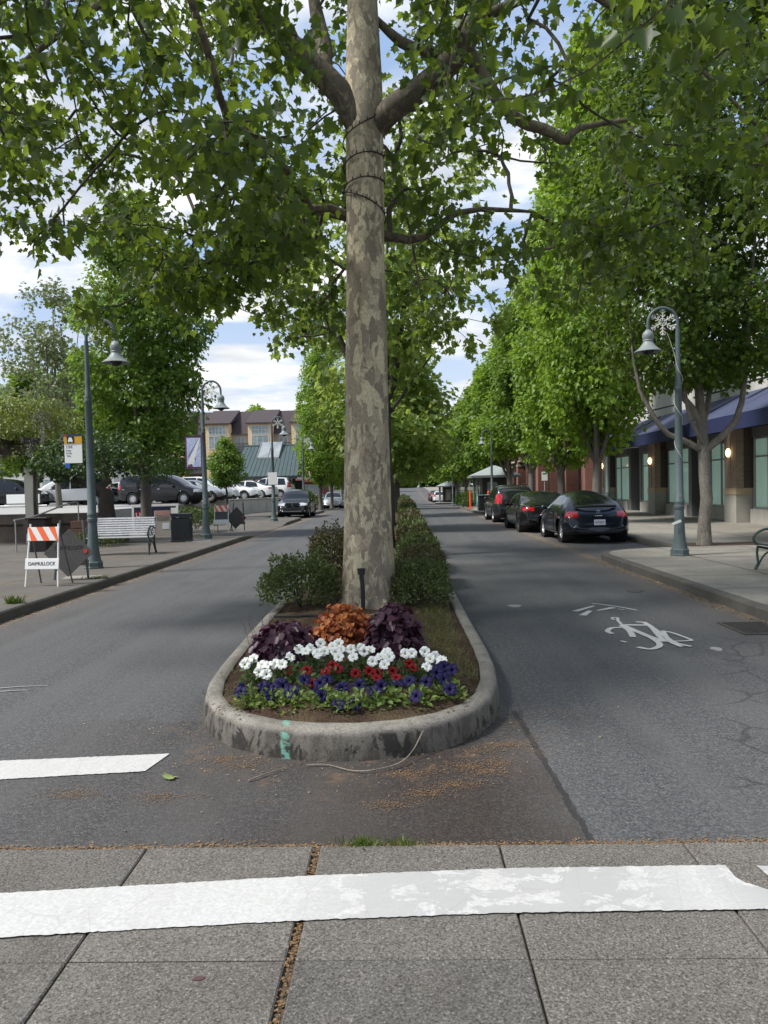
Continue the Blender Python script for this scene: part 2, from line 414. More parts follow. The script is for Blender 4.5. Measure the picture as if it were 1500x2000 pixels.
# --- concrete crossing in front: slabs with real open joints over dirt
struct(MB().add([(-9, -1, .004), (9, -1, .004), (9, 3.565, .004), (-9, 3.565, .004)], [(0, 1, 2, 3)]).build('joint_soil', M_DIRT, fixn=False))
sl = MB(); xs = [(-9, -7.0), (-6.99, -4.6), (-4.59, -2.95), (-2.94, -1.242), (-1.233, -.452), (-.415, .415), (.425, 1.266), (1.274, 2.95), (2.96, 4.9), (4.91, 9)]
random.seed(2)
for a, c in xs:
    for y0, y1 in ((-1, 1.0), (1.008, 2.675), (2.682, 3.548)):
        dz = random.uniform(-.002, .002)
        b_ = .006; z = .022+dz
        sl.add([(a, y0, 0), (c, y0, 0), (c, y1, 0), (a, y1, 0), (a, y0, z-.005), (c, y0, z-.005), (c, y1, z-.005), (a, y1, z-.005),
                (a+b_, y0+b_, z), (c-b_, y0+b_, z), (c-b_, y1-b_, z), (a+b_, y1-b_, z)],
               [(0, 1, 5, 4), (1, 2, 6, 5), (2, 3, 7, 6), (3, 0, 4, 7), (4, 5, 9, 8), (5, 6, 10, 9), (6, 7, 11, 10), (7, 4, 8, 11), (8, 9, 10, 11)])
struct(sl.build('crossing_slabs', M_SLAB, fixn=False))

def paint_fn(wear, under):
    def fn(t, co, b):
        s = t.sep(co)
        n = t.noise(t.scale(co, (1.3, 1.6, 1)), 4.4, 7, .66, .5); f = t.noise(co, 60, 3, .7)
        band = t.ramp(t.math('MULTIPLY_ADD', s[0], .25, .5), [(.36, 0.0), (.46, .8), (.56, 1.0), (.72, 1.0), (.80, .25), (.86, 1.0)])
        w = t.math('MULTIPLY', t.ramp(n, [(.47, 0.0), (.485, 1.0)]), band)
        scr = t.math('MULTIPLY', t.ramp(t.noise(t.scale(co, (1, 14, 1)), 9, 4, .65), [(.56, 0.0), (.64, 1.0)]), t.math('ADD', band, .25))
        c = t.mix(t.ramp(f, [(.3, 0.0), (.7, 1.0)]), (.40, .40, .39), (.54, .54, .525))
        c = t.mix(t.math('MULTIPLY', w, wear), c, (.36, .36, .355))
        c = t.mix(t.math('MULTIPLY', scr, wear*.55), c, (.34, .33, .33))
        cr = t.vor(t.scale(co, (1, .35, 1)), 5, 'DISTANCE_TO_EDGE'); c = t.mix(t.ramp(cr, [(.0, .35), (.012, 0.0)]), c, (.28, .27, .26))
        c = t.mix(t.ramp(t.noise(t.scale(co, (5, .6, 1)), 2, 5, .7), [(.5, 0.0), (.72, .35)]), c, (.38, .37, .36))
        c = t.mix(t.ramp(t.noise(co, 1.8, 4), [(.5, 0.0), (.8, .3)]), c, (.45, .44, .42))
        t.set(b.inputs['Base Color'], c); bump(t, b, t.math('SUBTRACT', f, t.math('MULTIPLY', w, 1.5)), .3, .003)
    return fn
M_PAINTW = pbr('worn_white_paint', paint_fn(.95, None), rough=.6)
M_PAINT = pbr('white_paint', paint_fn(.25, None), rough=.6)
def ragged(top, bot, z, amp, seed, n=160, holes=None):
    rnd = random.Random(seed)
    tx, bx = np.array(top), np.array(bot); m = MB()
    us = np.linspace(0, 1, n)
    for u in us:
        xt = tx[0, 0]+(tx[-1, 0]-tx[0, 0])*u; xb = bx[0, 0]+(bx[-1, 0]-bx[0, 0])*u
        m.v += [(xt, np.interp(xt, tx[:, 0], tx[:, 1])+rnd.uniform(-amp, amp), z), (xb, np.interp(xb, bx[:, 0], bx[:, 1])+rnd.uniform(-amp, amp), z)]
    m.f = [(2*i, 2*i+1, 2*i+3, 2*i+2) for i in range(n-1) if not (holes and holes(m.v[2*i][0]))]
    return m
top = [(-5, 2.80), (-1.73, 3.14), (-.88, 3.22), (-.45, 3.26), (.45, 3.31), (1.37, 3.32)]; bot = [(-5, 2.52), (-1.56, 2.82), (-.79, 2.89), (-.40, 2.92), (.39, 2.96), (1.37, 2.97)]
struct(ragged(top, bot, .0285, .0035, 5, 420).build('crosswalk_stripe', M_PAINTW, fixn=False))
struct(ragged([(1.50, 3.31), (5, 3.30)], [(1.535, 2.97), (5, 2.95)], .0285, .0035, 6).build('crosswalk_stripe', M_PAINTW, fixn=False))
struct(ragged([(1.365, 3.23), (1.40, 3.16), (1.46, 3.12), (1.54, 3.12)], [(1.365, 2.97), (1.54, 2.97)], .0280, .008, 8, 14).build('crosswalk_stripe', M_PAINTW, fixn=False))
struct(ragged([(-5.2, 4.52), (-2.61, 4.8), (-1.54, 4.89)], [(-5.2, 4.20), (-2.44, 4.48), (-1.60, 4.585)], .006, .004, 7, 260).build('crosswalk_stripe', M_PAINT, fixn=False))
def ribbon(m, pts, w, z=.006):
    P = crom(pts, max(3, len(pts)*4)) if len(pts) > 2 else [np.array(p) for p in pts]
    o = len(m.v); N = len(P); ws = w if hasattr(w, '__len__') else (w, w)
    for i, p in enumerate(P):
        d = P[min(i+1, N-1)]-P[max(i-1, 0)]; d = d/max(1e-6, np.hypot(*d)); ww = (ws[0]+(ws[1]-ws[0])*i/(N-1))/2
        m.v += [(p[0]-d[1]*ww, p[1]+d[0]*ww, z), (p[0]+d[1]*ww, p[1]-d[0]*ww, z)]
    m.f += [(o+2*i, o+2*i+1, o+2*i+3, o+2*i+2) for i in range(N-1)]
    return m
bk = MB(); q = 0
for pts, w in (([(2.59, 9.5), (2.585, 9.6), (2.63, 9.66), (2.66, 9.6), (2.62, 9.47), (2.58, 9.14)], .035), ([(2.57, 9.14), (2.86, 9.1)], .075), ([(2.80, 9.33), (2.91, 9.26)], .06),
    ([(2.88, 9.28), (2.87, 8.96), (2.79, 8.49), (2.75, 8.13)], .06), ([(2.58, 9.12), (2.62, 8.78), (2.67, 8.41), (2.74, 8.14)], .075), ([(2.56, 9.1), (2.56, 8.79), (2.49, 8.4)], .07),
    ([(2.32, 8.60), (2.31, 8.77), (2.41, 8.95), (2.52, 8.97)], .06), ([(2.6, 8.87), (2.66, 8.5), (2.665, 8.13), (2.62, 7.93), (2.52, 7.8), (2.45, 7.79), (2.38, 7.88)], .065),
    ([(2.87, 8.92), (2.84, 8.43), (2.83, 8.05), (2.92, 7.87)], .05), ([(2.91, 8.7), (2.98, 8.6), (3.04, 8.23), (3.0, 8.15), (2.78, 8.14)], .04), ([(2.92, 8.72), (2.80, 8.15), (2.82, 7.86)], .05),
    ([(2.30, 8.2), (2.335, 8.12)], .04)):
    ribbon(bk, pts, w, .006+q*.0004); q += 1
struct(bk.build('bicycle_marking', M_PAINT, fixn=False))
ch = MB(); q = 0
for pts, w in (([(2.255, 10.18), (2.61, 10.60)], (.085, .05)), ([(2.28, 9.85), (2.46, 10.2)], (.10, .06)), ([(2.64, 10.82), (2.88, 10.53), (3.07, 10.17)], .045), ([(2.55, 10.19), (2.83, 10.42)], (.04, .10)), ([(2.85, 10.30), (2.92, 10.22)], .03)):
    ribbon(ch, pts, w, .006+q*.0004); q += 1
struct(ch.build('chevron_marking', M_PAINT, fixn=False))
for x, y, a, b_ in ((1.54, 10.72, .09, .11), (3.13, 7.75, .05, .09)):
    struct(MB().prism([(x+a*math.cos(k)*(1+.2*math.sin(3*k)), y+b_*math.sin(k)) for k in np.linspace(0, 6.28, 13)[:-1]], .0, .006).build('paint_spot', mottled('old_paint', (.2, .2, .2), (.3, .3, .3), 8, .7, 0), fixn=False))
# scuffed white arrow end at the left picture edge
struct(ribbon(MB(), [(-3.6, 6.62), (-3.42, 6.68), (-3.18, 6.69)], (.03, .015)).build('paint_scuff', MATS['old_paint'], fixn=False))
struct(ribbon(MB(), [(-3.6, 6.50), (-3.36, 6.55), (-3.28, 6.54)], (.035, .01)).build('paint_scuff', MATS['old_paint'], fixn=False))

struct(MB().prism([(-.735+.020*math.cos(k)*(1+.3*math.sin(2*k)), 2.575+.013*math.sin(k)) for k in np.linspace(0, 6.28, 11)[:-1]], .02, .0246).build('stain', mottled('red_stain', (.06, .03, .03), (.10, .05, .05), 20, .7, 0), fixn=False))
# --- the planted island: kerb swept round the outline, soil inside
OUT = [(.80, 108), (.78, 60), (.77, 25), (.75, 15), (.74, 11.8), (.76, 8.4), (.785, 7.2), (.79, 6.45), (.755, 5.85), (.66, 5.42), (.50, 5.12), (.30, 4.90), (.02, 4.74), (-.30, 4.67), (-.62, 4.69), (-.90, 4.78), (-1.16, 4.94), (-1.40, 5.22), (-1.54, 5.52), (-1.60, 5.9), (-1.63, 6.5), (-1.66, 7.4), (-1.70, 9), (-1.72, 15), (-1.73, 25), (-1.74, 60), (-1.75, 108)]
def island():
    dense = [OUT[0]]+[(.80-.02*i/24, 108-48*i/24) for i in range(1, 24)]
    pts = []
    for a, c in zip(OUT, OUT[1:]):
        L = math.dist(a, c); k = max(1, int(L/(3 if L > 8 else .6)))
        pts += [(a[0]+(c[0]-a[0])*i/k, a[1]+(c[1]-a[1])*i/k) for i in range(k)]
    pts.append(OUT[-1]); pts = [tuple(p) for p in pts]
    # smooth the nose
    P = np.array(pts)
    for _ in range(2):
        Q = P.copy(); Q[1:-1] = .25*P[:-2]+.5*P[1:-1]+.25*P[2:]; msk = P[:, 1] < 9; P[msk] = Q[msk]
    prof = [(0, -.03), (.004, .06), (.012, .14), (.022, .172), (.045, .196), (.07, .203), (.125, .205), (.145, .19), (.15, .10)]
    m = MB(); n = len(P)
    for i, p in enumerate(P):
        d = P[min(i+1, n-1)]-P[max(i-1, 0)]; d /= np.hypot(*d); nn = np.array([d[1], -d[0]])   # inward
        for o, z in prof:
            jit = .004*mnoise.noise((p[0]*9, p[1]*9, z*30))
            m.v.append((p[0]+nn[0]*(o+jit), p[1]+nn[1]*(o+jit), ZG(p[1])+z+jit*.7))
    k = len(prof)
    m.f = [(i*k+j, i*k+j+1, (i+1)*k+j+1, (i+1)*k+j) for i in range(n-1) for j in range(k-1)]
    def fn(t, co, b):
        s = t.sep(co); X, Y, Z = s[0], s[1], s[2]
        big = t.noise(co, 2.2, 5, .65); f = t.noise(co, 70, 3, .75)
        c = t.mix(t.ramp(big, [(.3, 0.0), (.7, 1.0)]), (.16, .15, .13), (.29, .27, .23))
        c = t.mix(t.ramp(f, [(.36, .55), (.52, 0.0)]), c, (.06, .055, .05))
        c = t.mix(t.ramp(f, [(.58, 0.0), (.72, .4)]), c, (.40, .38, .34))
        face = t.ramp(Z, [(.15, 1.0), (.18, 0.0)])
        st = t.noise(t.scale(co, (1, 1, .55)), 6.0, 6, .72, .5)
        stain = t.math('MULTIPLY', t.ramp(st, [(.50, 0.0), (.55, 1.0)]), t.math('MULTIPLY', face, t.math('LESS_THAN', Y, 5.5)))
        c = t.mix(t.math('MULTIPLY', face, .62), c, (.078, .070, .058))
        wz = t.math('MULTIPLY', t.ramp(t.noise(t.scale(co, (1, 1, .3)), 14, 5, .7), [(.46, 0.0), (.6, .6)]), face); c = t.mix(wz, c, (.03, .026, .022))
        c = t.mix(t.ramp(t.noise(co, 6, 5, .7), [(.5, 0.0), (.68, .5)]), c, (.09, .082, .068))
        c = t.mix(t.math('MULTIPLY', stain, .9), c, (.012, .011, .010))
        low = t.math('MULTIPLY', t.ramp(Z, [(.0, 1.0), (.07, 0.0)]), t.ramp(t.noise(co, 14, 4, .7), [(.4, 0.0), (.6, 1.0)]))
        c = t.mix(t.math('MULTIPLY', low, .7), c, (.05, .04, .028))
        # soil spilled over the inner top edge
        dirt = t.math('MULTIPLY', t.ramp(t.noise(co, 4.2, 5, .7), [(.5, 0.0), (.66, 1.0)]), t.math('GREATER_THAN', Z, .198))
        c = t.mix(t.math('MULTIPLY', dirt, .5), c, (.09, .075, .055))
        # teal survey mark sprayed on the nose
        e = t.math('ABSOLUTE', t.math('SUBTRACT', t.math('ADD', X, t.math('MULTIPLY', t.math('SUBTRACT', t.noise(co, 22, 3), .5), .05)), t.math('MULTIPLY_ADD', Z, -.06, -.765)))
        tm = t.math('MULTIPLY', t.math('MULTIPLY', t.ramp(e, [(.018, 1.0), (.034, 0.0)]), t.math('LESS_THAN', Y, 4.93)), t.ramp(t.noise(t.scale(co, (1, 1, 2.2)), 9, 3), [(.42, .0), (.52, 1.0)]))
        c = t.mix(t.math('MULTIPLY', tm, .75), c, (.15, .38, .30))
        t.set(b.inputs['Base Color'], c); bump(t, b, t.math('ADD', f, big), .5, .008)
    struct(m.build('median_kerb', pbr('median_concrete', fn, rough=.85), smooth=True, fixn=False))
    # soil bed
    def side(y, right):
        best = None
        Q = P[P[:, 0] > -.4] if right else P[P[:, 0] <= -.4]
        o = np.argsort(Q[:, 1]); return np.interp(y, Q[o, 1], Q[o, 0])
    ys = list(np.arange(4.74, 12, .06))+list(np.arange(12, 108, 1.0)); nx = 40; v, f_ = [], []
    for y in ys:
        xr = side(y, True)-.115; xl = side(y, False)+.115
        if xl > xr: xl = xr = (xl+xr)/2
        for i in range(nx):
            u = i/(nx-1); x = xl+(xr-xl)*u; e = min(u, 1-u)*2; ef = min(1, (y-4.74)/.5)
            z = .170+.065*min(1, e*2.2)*ef + .022*mnoise.noise((x*5, y*5, 0))+.018*mnoise.noise((x*17, y*17, 3))*(1 if y < 12 else 0)
            v.append((x, max(y, 4.80), ZG(y)+z))
    for j in range(len(ys)-1):
        for i in range(nx-1): a = j*nx+i; f_.append((a, a+1, a+nx+1, a+nx))
    def sfn(t, co, b):
        s = t.sep(co)
        n = t.noise(co, 30, 5, .75); v_ = t.vor(t.scale(co, (1, .6, 1)), 60); big = t.noise(co, 2.4, 4, .6)
        c = t.mix(t.ramp(n, [(.34, 0.0), (.68, 1.0)]), (.020, .012, .008), (.085, .052, .033))
        c = t.mix(t.ramp(v_, [(.0, .55), (.2, 0.0)]), c, (.13, .082, .052))
        dry = t.math('MULTIPLY', t.ramp(big, [(.42, 0.0), (.62, 1.0)]), t.ramp(s[1], [(.0, 0.0), (1.0, 1.0)]))
        c = t.mix(t.math('MULTIPLY', t.ramp(big, [(.45, 0.0), (.68, 1.0)]), .6), c, (.135, .105, .06))
        t.set(b.inputs['Base Color'], c); bump(t, b, t.math('ADD', n, t.math('MULTIPLY', v_, .6)), .9, .02)
    struct(MB().add(v, f_).build('median_soil', pbr('mulch', sfn, rough=.95, spec=.2), smooth=True, fixn=False))
island()
# --- parking lot, raised behind its retaining wall
struct(MB().prism([(-60, 25.35), (-10.5, 25.35), (-10.6, 27), (-12.4, 31.5), (-12.4, 47), (-9.3, 57), (-9.3, 92), (-60, 92)], -.75, 1.0).build('parking_lot', M_LOT))
# ================================================================ TREES AND PLANTS
def half(pts):
    """leaf template from a right half outline: two faces folded on the midrib"""
    mid = [(0, 0), (0, 1)]
    r = [p for p in pts]; l = [(-x, y) for x, y in pts]
    v = [(0, 0, 0), (0, 1, -.30)]+[(x, y, .26*abs(x)-.30*y*y) for x, y in r]+[(x, y, .26*abs(x)-.30*y*y) for x, y in l]
    n = len(r)
    return np.array(v, float), [[0]+list(range(2, 2+n))+[1], [1]+list(range(2+2*n-1, 1+n, -1))+[0]]
PLANE_LEAF = half([(.21, -.07), (.50, .08), (.36, .27), (.61, .60), (.31, .57), (.19, .75)])
MAPLE_LEAF = half([(.38, .10), (.30, .35), (.50, .62), (.20, .62)])
OVAL_LEAF = half([(.26, .25), (.30, .6), (.14, .88)])
LOBED = half([(.25, -.12), (.50, .05), (.42, .25), (.60, .48), (.42, .62), (.36, .88), (.14, .86)])
BLADE = (np.array([(-.04, 0, 0), (.04, 0, 0), (.02, .6, -.05), (0, 1, -.2)], float), [[0, 1, 2, 3]])
DIAMOND = (np.array([(0, 0, 0), (.34, .45, .04), (0, 1, -.1), (-.34, .45, .04)], float), [[0, 1, 2, 3]])
def leaf_mesh(name, pos, tip, nrm, size, tpl):
    V, F = tpl; n = len(pos)
    tip = tip/np.maximum(1e-6, np.linalg.norm(tip, axis=1))[:, None]
    nrm = nrm-tip*np.sum(nrm*tip, 1)[:, None]; nrm = nrm/np.maximum(1e-6, np.linalg.norm(nrm, axis=1))[:, None]
    sd = np.cross(tip, nrm)
    P = (pos[:, None, :]+size[:, None, None]*(V[None, :, 0, None]*sd[:, None]+V[None, :, 1, None]*tip[:, None]+V[None, :, 2, None]*nrm[:, None])).reshape(-1, 3)
    k = len(V); lt = np.array([len(f) for f in F]); loops = np.concatenate([np.array(f) for f in F])
    L = (loops[None, :]+np.arange(n)[:, None]*k).reshape(-1)
    tot = np.tile(lt, n); start = np.concatenate([[0], np.cumsum(tot)[:-1]])
    me = bpy.data.meshes.new(name)
    me.vertices.add(len(P)); me.vertices.foreach_set('co', P.astype(np.float32).reshape(-1))
    me.loops.add(len(L)); me.loops.foreach_set('vertex_index', L.astype(np.int32))
    me.polygons.add(len(tot)); me.polygons.foreach_set('loop_start', start.astype(np.int32))
    try: me.polygons.foreach_set('loop_total', tot.astype(np.int32))
    except Exception: pass
    me.update(calc_edges=True); me.validate(); return me
def skeleton(roots, targets, seg, rng, bias=.25, sag=.12, split=False, wob=.09):
    """roots: list of polylines [(p, r)...] already placed, each starting on an earlier one; targets are joined by the nearest way"""
    pos, par, rad, dep = [], [], [], []
    for pl in roots:
        p0 = np.array(pl[0][0]); prev = -1
        if pos:
            d = np.linalg.norm(np.array(pos)-p0, axis=1); prev = int(d.argmin())
        for p, r in pl:
            pos.append(np.array(p, float)); par.append(prev); rad.append(r)
            dep.append(0 if prev < 0 else dep[prev]+np.linalg.norm(pos[-1]-pos[prev])); prev = len(pos)-1
    fixed = len(pos)
    base = np.array(pos)
    order = np.argsort([np.linalg.norm(base-t, axis=1).min() for t in targets])
    cap = len(pos)+len(targets)*14; A = np.zeros((cap, 3)); A[:len(pos)] = base; D = np.zeros(cap); D[:len(dep)] = dep; n = len(pos)
    for ti in order:
        t = targets[ti]
        d = np.linalg.norm(A[:n]-t, axis=1)+bias*D[:n]
        if split: d = d+4.0*((A[:n, 0]*t[0] < -.02)&(A[:n, 2] < 7.2))
        k = int(d.argmin()); a = A[k].copy(); L = np.linalg.norm(t-a); m = min(10, max(1, int(L/seg)))
        off = rng.normal(0, wob*L, 3); off[2] += sag*L
        for j in range(1, m+1):
            u = j/m; p = a+(t-a)*u+off*4*u*(1-u)*.5+rng.normal(0, .035, 3)*seg*(u < 1)
            if n >= cap: break
            A[n] = p; par.append(k if j == 1 else n-1); rad.append(None); D[n] = D[par[n]]+L/m; n += 1
    return A[:n], par, rad, fixed
def wood_mesh(A, par, rad, fixed, mb, rtip=.006, expo=.42, sides=(10, 5, 4), rmax=.09, thin_mb=None, limb_mb=None):
    n = len(A); cnt = np.zeros(n); kids = [[] for _ in range(n)]
    for i in range(n-1, -1, -1):
        if cnt[i] == 0: cnt[i] = 1
        if par[i] >= 0: cnt[par[i]] += cnt[i]; kids[par[i]].append(i)
    r = np.array([rad[i] if rad[i] is not None else min(rmax, rtip*cnt[i]**expo) for i in range(n)])
    for i in range(n):
        if par[i] >= 0: r[i] = min(r[i], r[par[i]]*.97) if rad[i] is None else r[i]
    used = [False]*n
    starts = [i for i in range(n) if par[i] < 0]
    stack = starts[:]
    while stack:
        i = stack.pop(); ch = []
        if par[i] >= 0: ch.append((A[par[i]], r[i]))
        while True:
            ch.append((A[i], r[i]))
            ks = kids[i]
            if not ks: break
            fx = [k for k in ks if rad[k] is not None and rad[i] is not None and k == i+1]
            nx = fx[0] if fx else max(ks, key=lambda k: cnt[k])
            stack += [k for k in ks if k != nx]; i = nx
        if len(ch) < 2: continue
        mr = max(c[1] for c in ch); ns = sides[0] if mr > .05 else (sides[1] if mr > .018 else sides[2])
        (thin_mb if thin_mb is not None and mr < .034 else limb_mb if limb_mb is not None and mr < .24 else mb).tube([c[0] for c in ch], [c[1] for c in ch], ns, caps=False)
    return mb
def scatter(targets, per, spread, size, rng, hang=.35, tpl=PLANE_LEAF, name='crown', center=None, flat=.9, jit=.25):
    n = len(targets)*per
    T = np.repeat(np.asarray(targets), per, 0)
    off = rng.normal(0, 1, (n, 3)); off /= np.linalg.norm(off, axis=1)[:, None]; off *= (rng.random(n)**.5)[:, None]*spread; off[:, 2] *= .75
    pos = T+off
    tip = off/spread+rng.normal(0, .45, (n, 3)); tip[:, 2] -= hang
    if center is not None:
        o = pos-center; o[:, 2] *= .3; o /= np.linalg.norm(o, axis=1)[:, None]+1e-6; tip += .5*o
    nrm = rng.normal(0, .55, (n, 3)); nrm[:, 2] += flat
    if center is not None: nrm += .55*o
    return leaf_mesh(name, pos, tip, nrm, size*(1+rng.uniform(-jit, jit, n)), tpl)

def bark_plane(t, co, b, k_=1.0):
    w = t.n('ShaderNodeVectorMath', operation='ADD'); q = t.scale(co, (1, 1, .42)); t.set(w.inputs[0], q)
    nz = t.n('ShaderNodeTexNoise', i_Vector=q); nz.inputs['Scale'].default_value = 5; nz.inputs['Detail'].default_value = 4
    t.t.links.new(t.n('ShaderNodeVectorMath', operation='SCALE', i_0=nz.outputs['Color'], i_Scale=.30).outputs[0], w.inputs[1])
    v = t.n('ShaderNodeTexVoronoi', i_Vector=w.outputs[0]); v.inputs['Scale'].default_value = 8.5
    v2 = t.n('ShaderNodeTexVoronoi', i_Vector=w.outputs[0]); v2.inputs['Scale'].default_value = 19
    k = t.sep(v.outputs['Color'])[0]; k2 = t.sep(v2.outputs['Color'])[0]
    c = t.ramp(k, [(0, (.165, .148, .115)), (.24, (.22, .198, .150)), (.48, (.285, .258, .19)), (.68, (.40, .37, .265)), (.86, (.185, .165, .132))], 'CONSTANT')
    c2 = t.ramp(k2, [(0, (.145, .128, .10)), (.4, (.25, .222, .165)), (.7, (.375, .345, .25))], 'CONSTANT')
    c = t.mix(t.ramp(t.noise(co, 3.2, 3), [(.47, 0.0), (.50, .85)]), c, c2)
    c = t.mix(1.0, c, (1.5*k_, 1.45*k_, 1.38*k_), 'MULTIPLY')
    Z = t.sep(co)[2]
    up = t.math('MULTIPLY', t.ramp(t.math('MULTIPLY', Z, .1), [(.50, 0.0), (.68, .45)]), 1)
    f = t.noise(t.scale(co, (1, 1, .5)), 60, 4, .7)
    c = t.mix(t.ramp(f, [(.35, .5), (.6, 0.0)]), c, (.12, .105, .085))
    lowm = t.math('MULTIPLY', t.ramp(t.math('MULTIPLY', Z, .5), [(.0, 1.0), (.45, 0.0)]), t.ramp(t.noise(co, 9, 4), [(.35, 0.0), (.65, .75)]))
    c = t.mix(lowm, c, (.17, .135, .105))
    t.set(b.inputs['Base Color'], c)
    bump(t, b, t.math('ADD', t.math('MULTIPLY', k, .7), t.math('MULTIPLY', f, .5)), .5, .012)
M_BARKP = pbr('plane_bark', bark_plane, rough=.75, spec=.25)
M_BARKL = pbr('limb_bark_shaded', lambda t, co, b: bark_plane(t, co, b, .30), rough=.8, spec=.2)  # browner limb bark, darkened further: shade of backlit limbs put into the colour
M_BARKD = mottled('dark_bark', (.035, .030, .025), (.075, .064, .052), 9, .9, .5, 50, stretch=(1, 1, .3))
M_BARKM = mottled('maple_bark', (.10, .088, .072), (.24, .22, .19), 6, .85, .5, 40, stretch=(1, 1, .5))
M_BARKG = mottled('grey_bark', (.085, .075, .066), (.14, .125, .11), 9, .9, .5, 50, stretch=(1, 1, .3))
L_PLANE = leafmat('plane_leaf', (.020, .046, .010), (.056, .100, .020), (.27, .38, .04), .45)
L_PLANE2 = leafmat('plane_leaf_far', (.075, .135, .026), (.17, .25, .055), (.44, .56, .10), .5)
L_MAPLE = leafmat('maple_leaf', (.034, .074, .012), (.095, .158, .022), (.24, .36, .03), .40)
L_LIME = leafmat('lime_leaf', (.085, .165, .020), (.21, .33, .040), (.38, .56, .05), .42)
L_SIDE = leafmat('side_leaf', (.060, .128, .020), (.155, .25, .040), (.30, .46, .05), .40)
L_PALE = leafmat('pale_leaf', (.12, .155, .07), (.21, .25, .12), (.28, .33, .12), .35)
L_DARK = leafmat('dark_leaf', (.022, .052, .013), (.055, .105, .024), (.09, .16, .02), .3)

# ---------- the plane tree in the island
def main_plane():
    rng = np.random.default_rng(11)
    t = thing('plane_tree', 'big plane tree with mottled bark rising from the flower bed in the foreground median', 'tree', (-.43, 9.6, .2))
    o = np.array((-.43, 9.6, .2)); W = lambda pts: [(np.array(p[:3])-o, p[3]) for p in pts]
    def smooth(pts, n): return [(c[:3], c[3]) for c in crom([list(a)+[r] for a, r in W(pts)], n)]
    trunk = smooth([(-.43, 9.6, .12, .40), (-.43, 9.6, .36, .345), (-.435, 9.6, .75, .318), (-.43, 9.6, 1.7, .290), (-.41, 9.6, 3.2, .262), (-.39, 9.6, 4.6, .238), (-.37, 9.6, 5.8, .232), (-.37, 9.6, 6.4, .235), (-.36, 9.6, 7.6, .185), (-.34, 9.62, 9.0, .16), (-.3, 9.65, 11, .12), (-.25, 9.7, 13, .06)], 44)
    L = lambda pts, n=10: smooth(pts, n)
    limbs = [
        L([(-.42, 9.55, 6.1, .165), (-.66, 9.5, 6.52, .155), (-1.06, 9.4, 6.88, .145), (-1.5, 9.2, 7.22, .135), (-2.1, 8.9, 7.7, .12), (-3.0, 8.4, 8.6, .08), (-4.0, 8.0, 9.3, .05)], 18),
        L([(-.32, 9.58, 6.05, .16), (-.02, 9.5, 6.30, .152), (.5, 9.4, 6.60, .148), (.87, 9.35, 7.0, .14), (1.2, 9.3, 7.55, .125), (1.8, 9.1, 8.5, .08), (2.6, 8.9, 9.6, .05)], 18),
        L([(.86, 9.35, 6.95, .085), (1.2, 9.4, 6.39, .078), (1.5, 9.4, 6.06, .070), (1.86, 9.4, 5.93, .062), (2.05, 9.4, 5.80, .058), (2.2, 9.4, 5.95, .04), (2.75, 9.3, 5.98, .025)], 14),
        L([(.70, 9.4, 6.85, .07), (.2, 9.7, 7.15, .07), (-.1, 9.8, 7.45, .05), (-.4, 10.2, 8.0, .04)], 8),
        L([(-.9, 9.45, 6.76, .11), (-.86, 9.9, 7.2, .105), (-.95, 10.2, 7.7, .10), (-1.1, 10.6, 8.6, .06)], 10),
        L([(-1.3, 9.3, 7.07, .05), (-1.15, 9.0, 6.95, .045), (-1.7, 8.3, 6.9, .04), (-2.4, 7.5, 6.6, .03), (-3.0, 6.8, 6.1, .02)], 10),
        L([(-2.1, 8.9, 7.8, .06), (-2.9, 8.6, 7.3, .045), (-3.6, 8.3, 6.6, .035), (-4.3, 8.1, 5.9, .02)], 9),
        L([(-.55, 9.75, 5.1, .075), (-1.1, 10.1, 5.35, .05), (-1.8, 10.4, 5.7, .04), (-2.8, 10.7, 5.6, .025)], 9),
        L([(-.25, 9.8, 4.9, .07), (.3, 10.2, 4.95, .05), (.9, 10.5, 5.4, .04), (1.9, 10.9, 5.5, .025)], 9),
        L([(1.0, 9.3, 7.2, .06), (1.6, 8.5, 7.0, .05), (2.3, 7.6, 6.6, .04), (2.9, 6.8, 6.1, .02)], 9),
        L([(-.36, 9.5, 7.9, .07), (-.9, 8.6, 7.7, .055), (-1.3, 7.6, 7.0, .04), (-1.5, 6.6, 6.2, .025)], 9),
        L([(1.5, 9.2, 8.0, .06), (2.5, 9.6, 7.6, .045), (3.6, 9.8, 7.0, .03), (4.4, 9.8, 6.2, .02)], 9),
    ]
    # crown volume: a wide dome with a drooping skirt, open in front of the trunk
    T = []
    while len(T) < 1180:
        a = rng.uniform(0, 2*math.pi); r = 6.6*math.sqrt(rng.random())
        x = -.4+r*math.cos(a)*1.02; y = 9.3+r*math.sin(a)*.98
        f = r/6.6
        lo = 4.5-.35*math.sin(min(1, f)*math.pi)+.5*mnoise.noise((x*.6, y*.6, 1))+(.35 if y > 10.5 and abs(x+.4) < 3 else 0)
        if x > .2: lo += .25
        lo += .9*sstep(2.9, 4.4, -x)*sstep(8, 10.5, y)
        lo += .45*sstep(2.0, 4.2, abs(x+.4))+(.5 if x < -2.2 and y < 8.5 else 0)
        hi = 11.5*math.sqrt(max(0, 1-f**2.2))+1.0
        if hi < lo+.3: hi = lo+.5
        z = lo+(hi-lo)*rng.random()**1.7
        if y < 9.9 and abs(x+.42*y/9.6) < .62 and z < 9.5: continue
        if y < 4.2: continue
        if mnoise.noise((x*.75+3, y*.75, z*.75)) < .0: continue
        if x > 1.7 and rng.random() < .5: continue
        if y > 10.3 and z < 6.2 and rng.random() < .55: continue
        if x < -2.2 and z < 5.0 and rng.random() < .5: continue
        # a thinner window on the right of the trunk
        if .9 < x < 2.6 and y > 8 and z < 7.2 and rng.random() < .6: continue
        T.append((x+.43, y-9.6, z-.2))
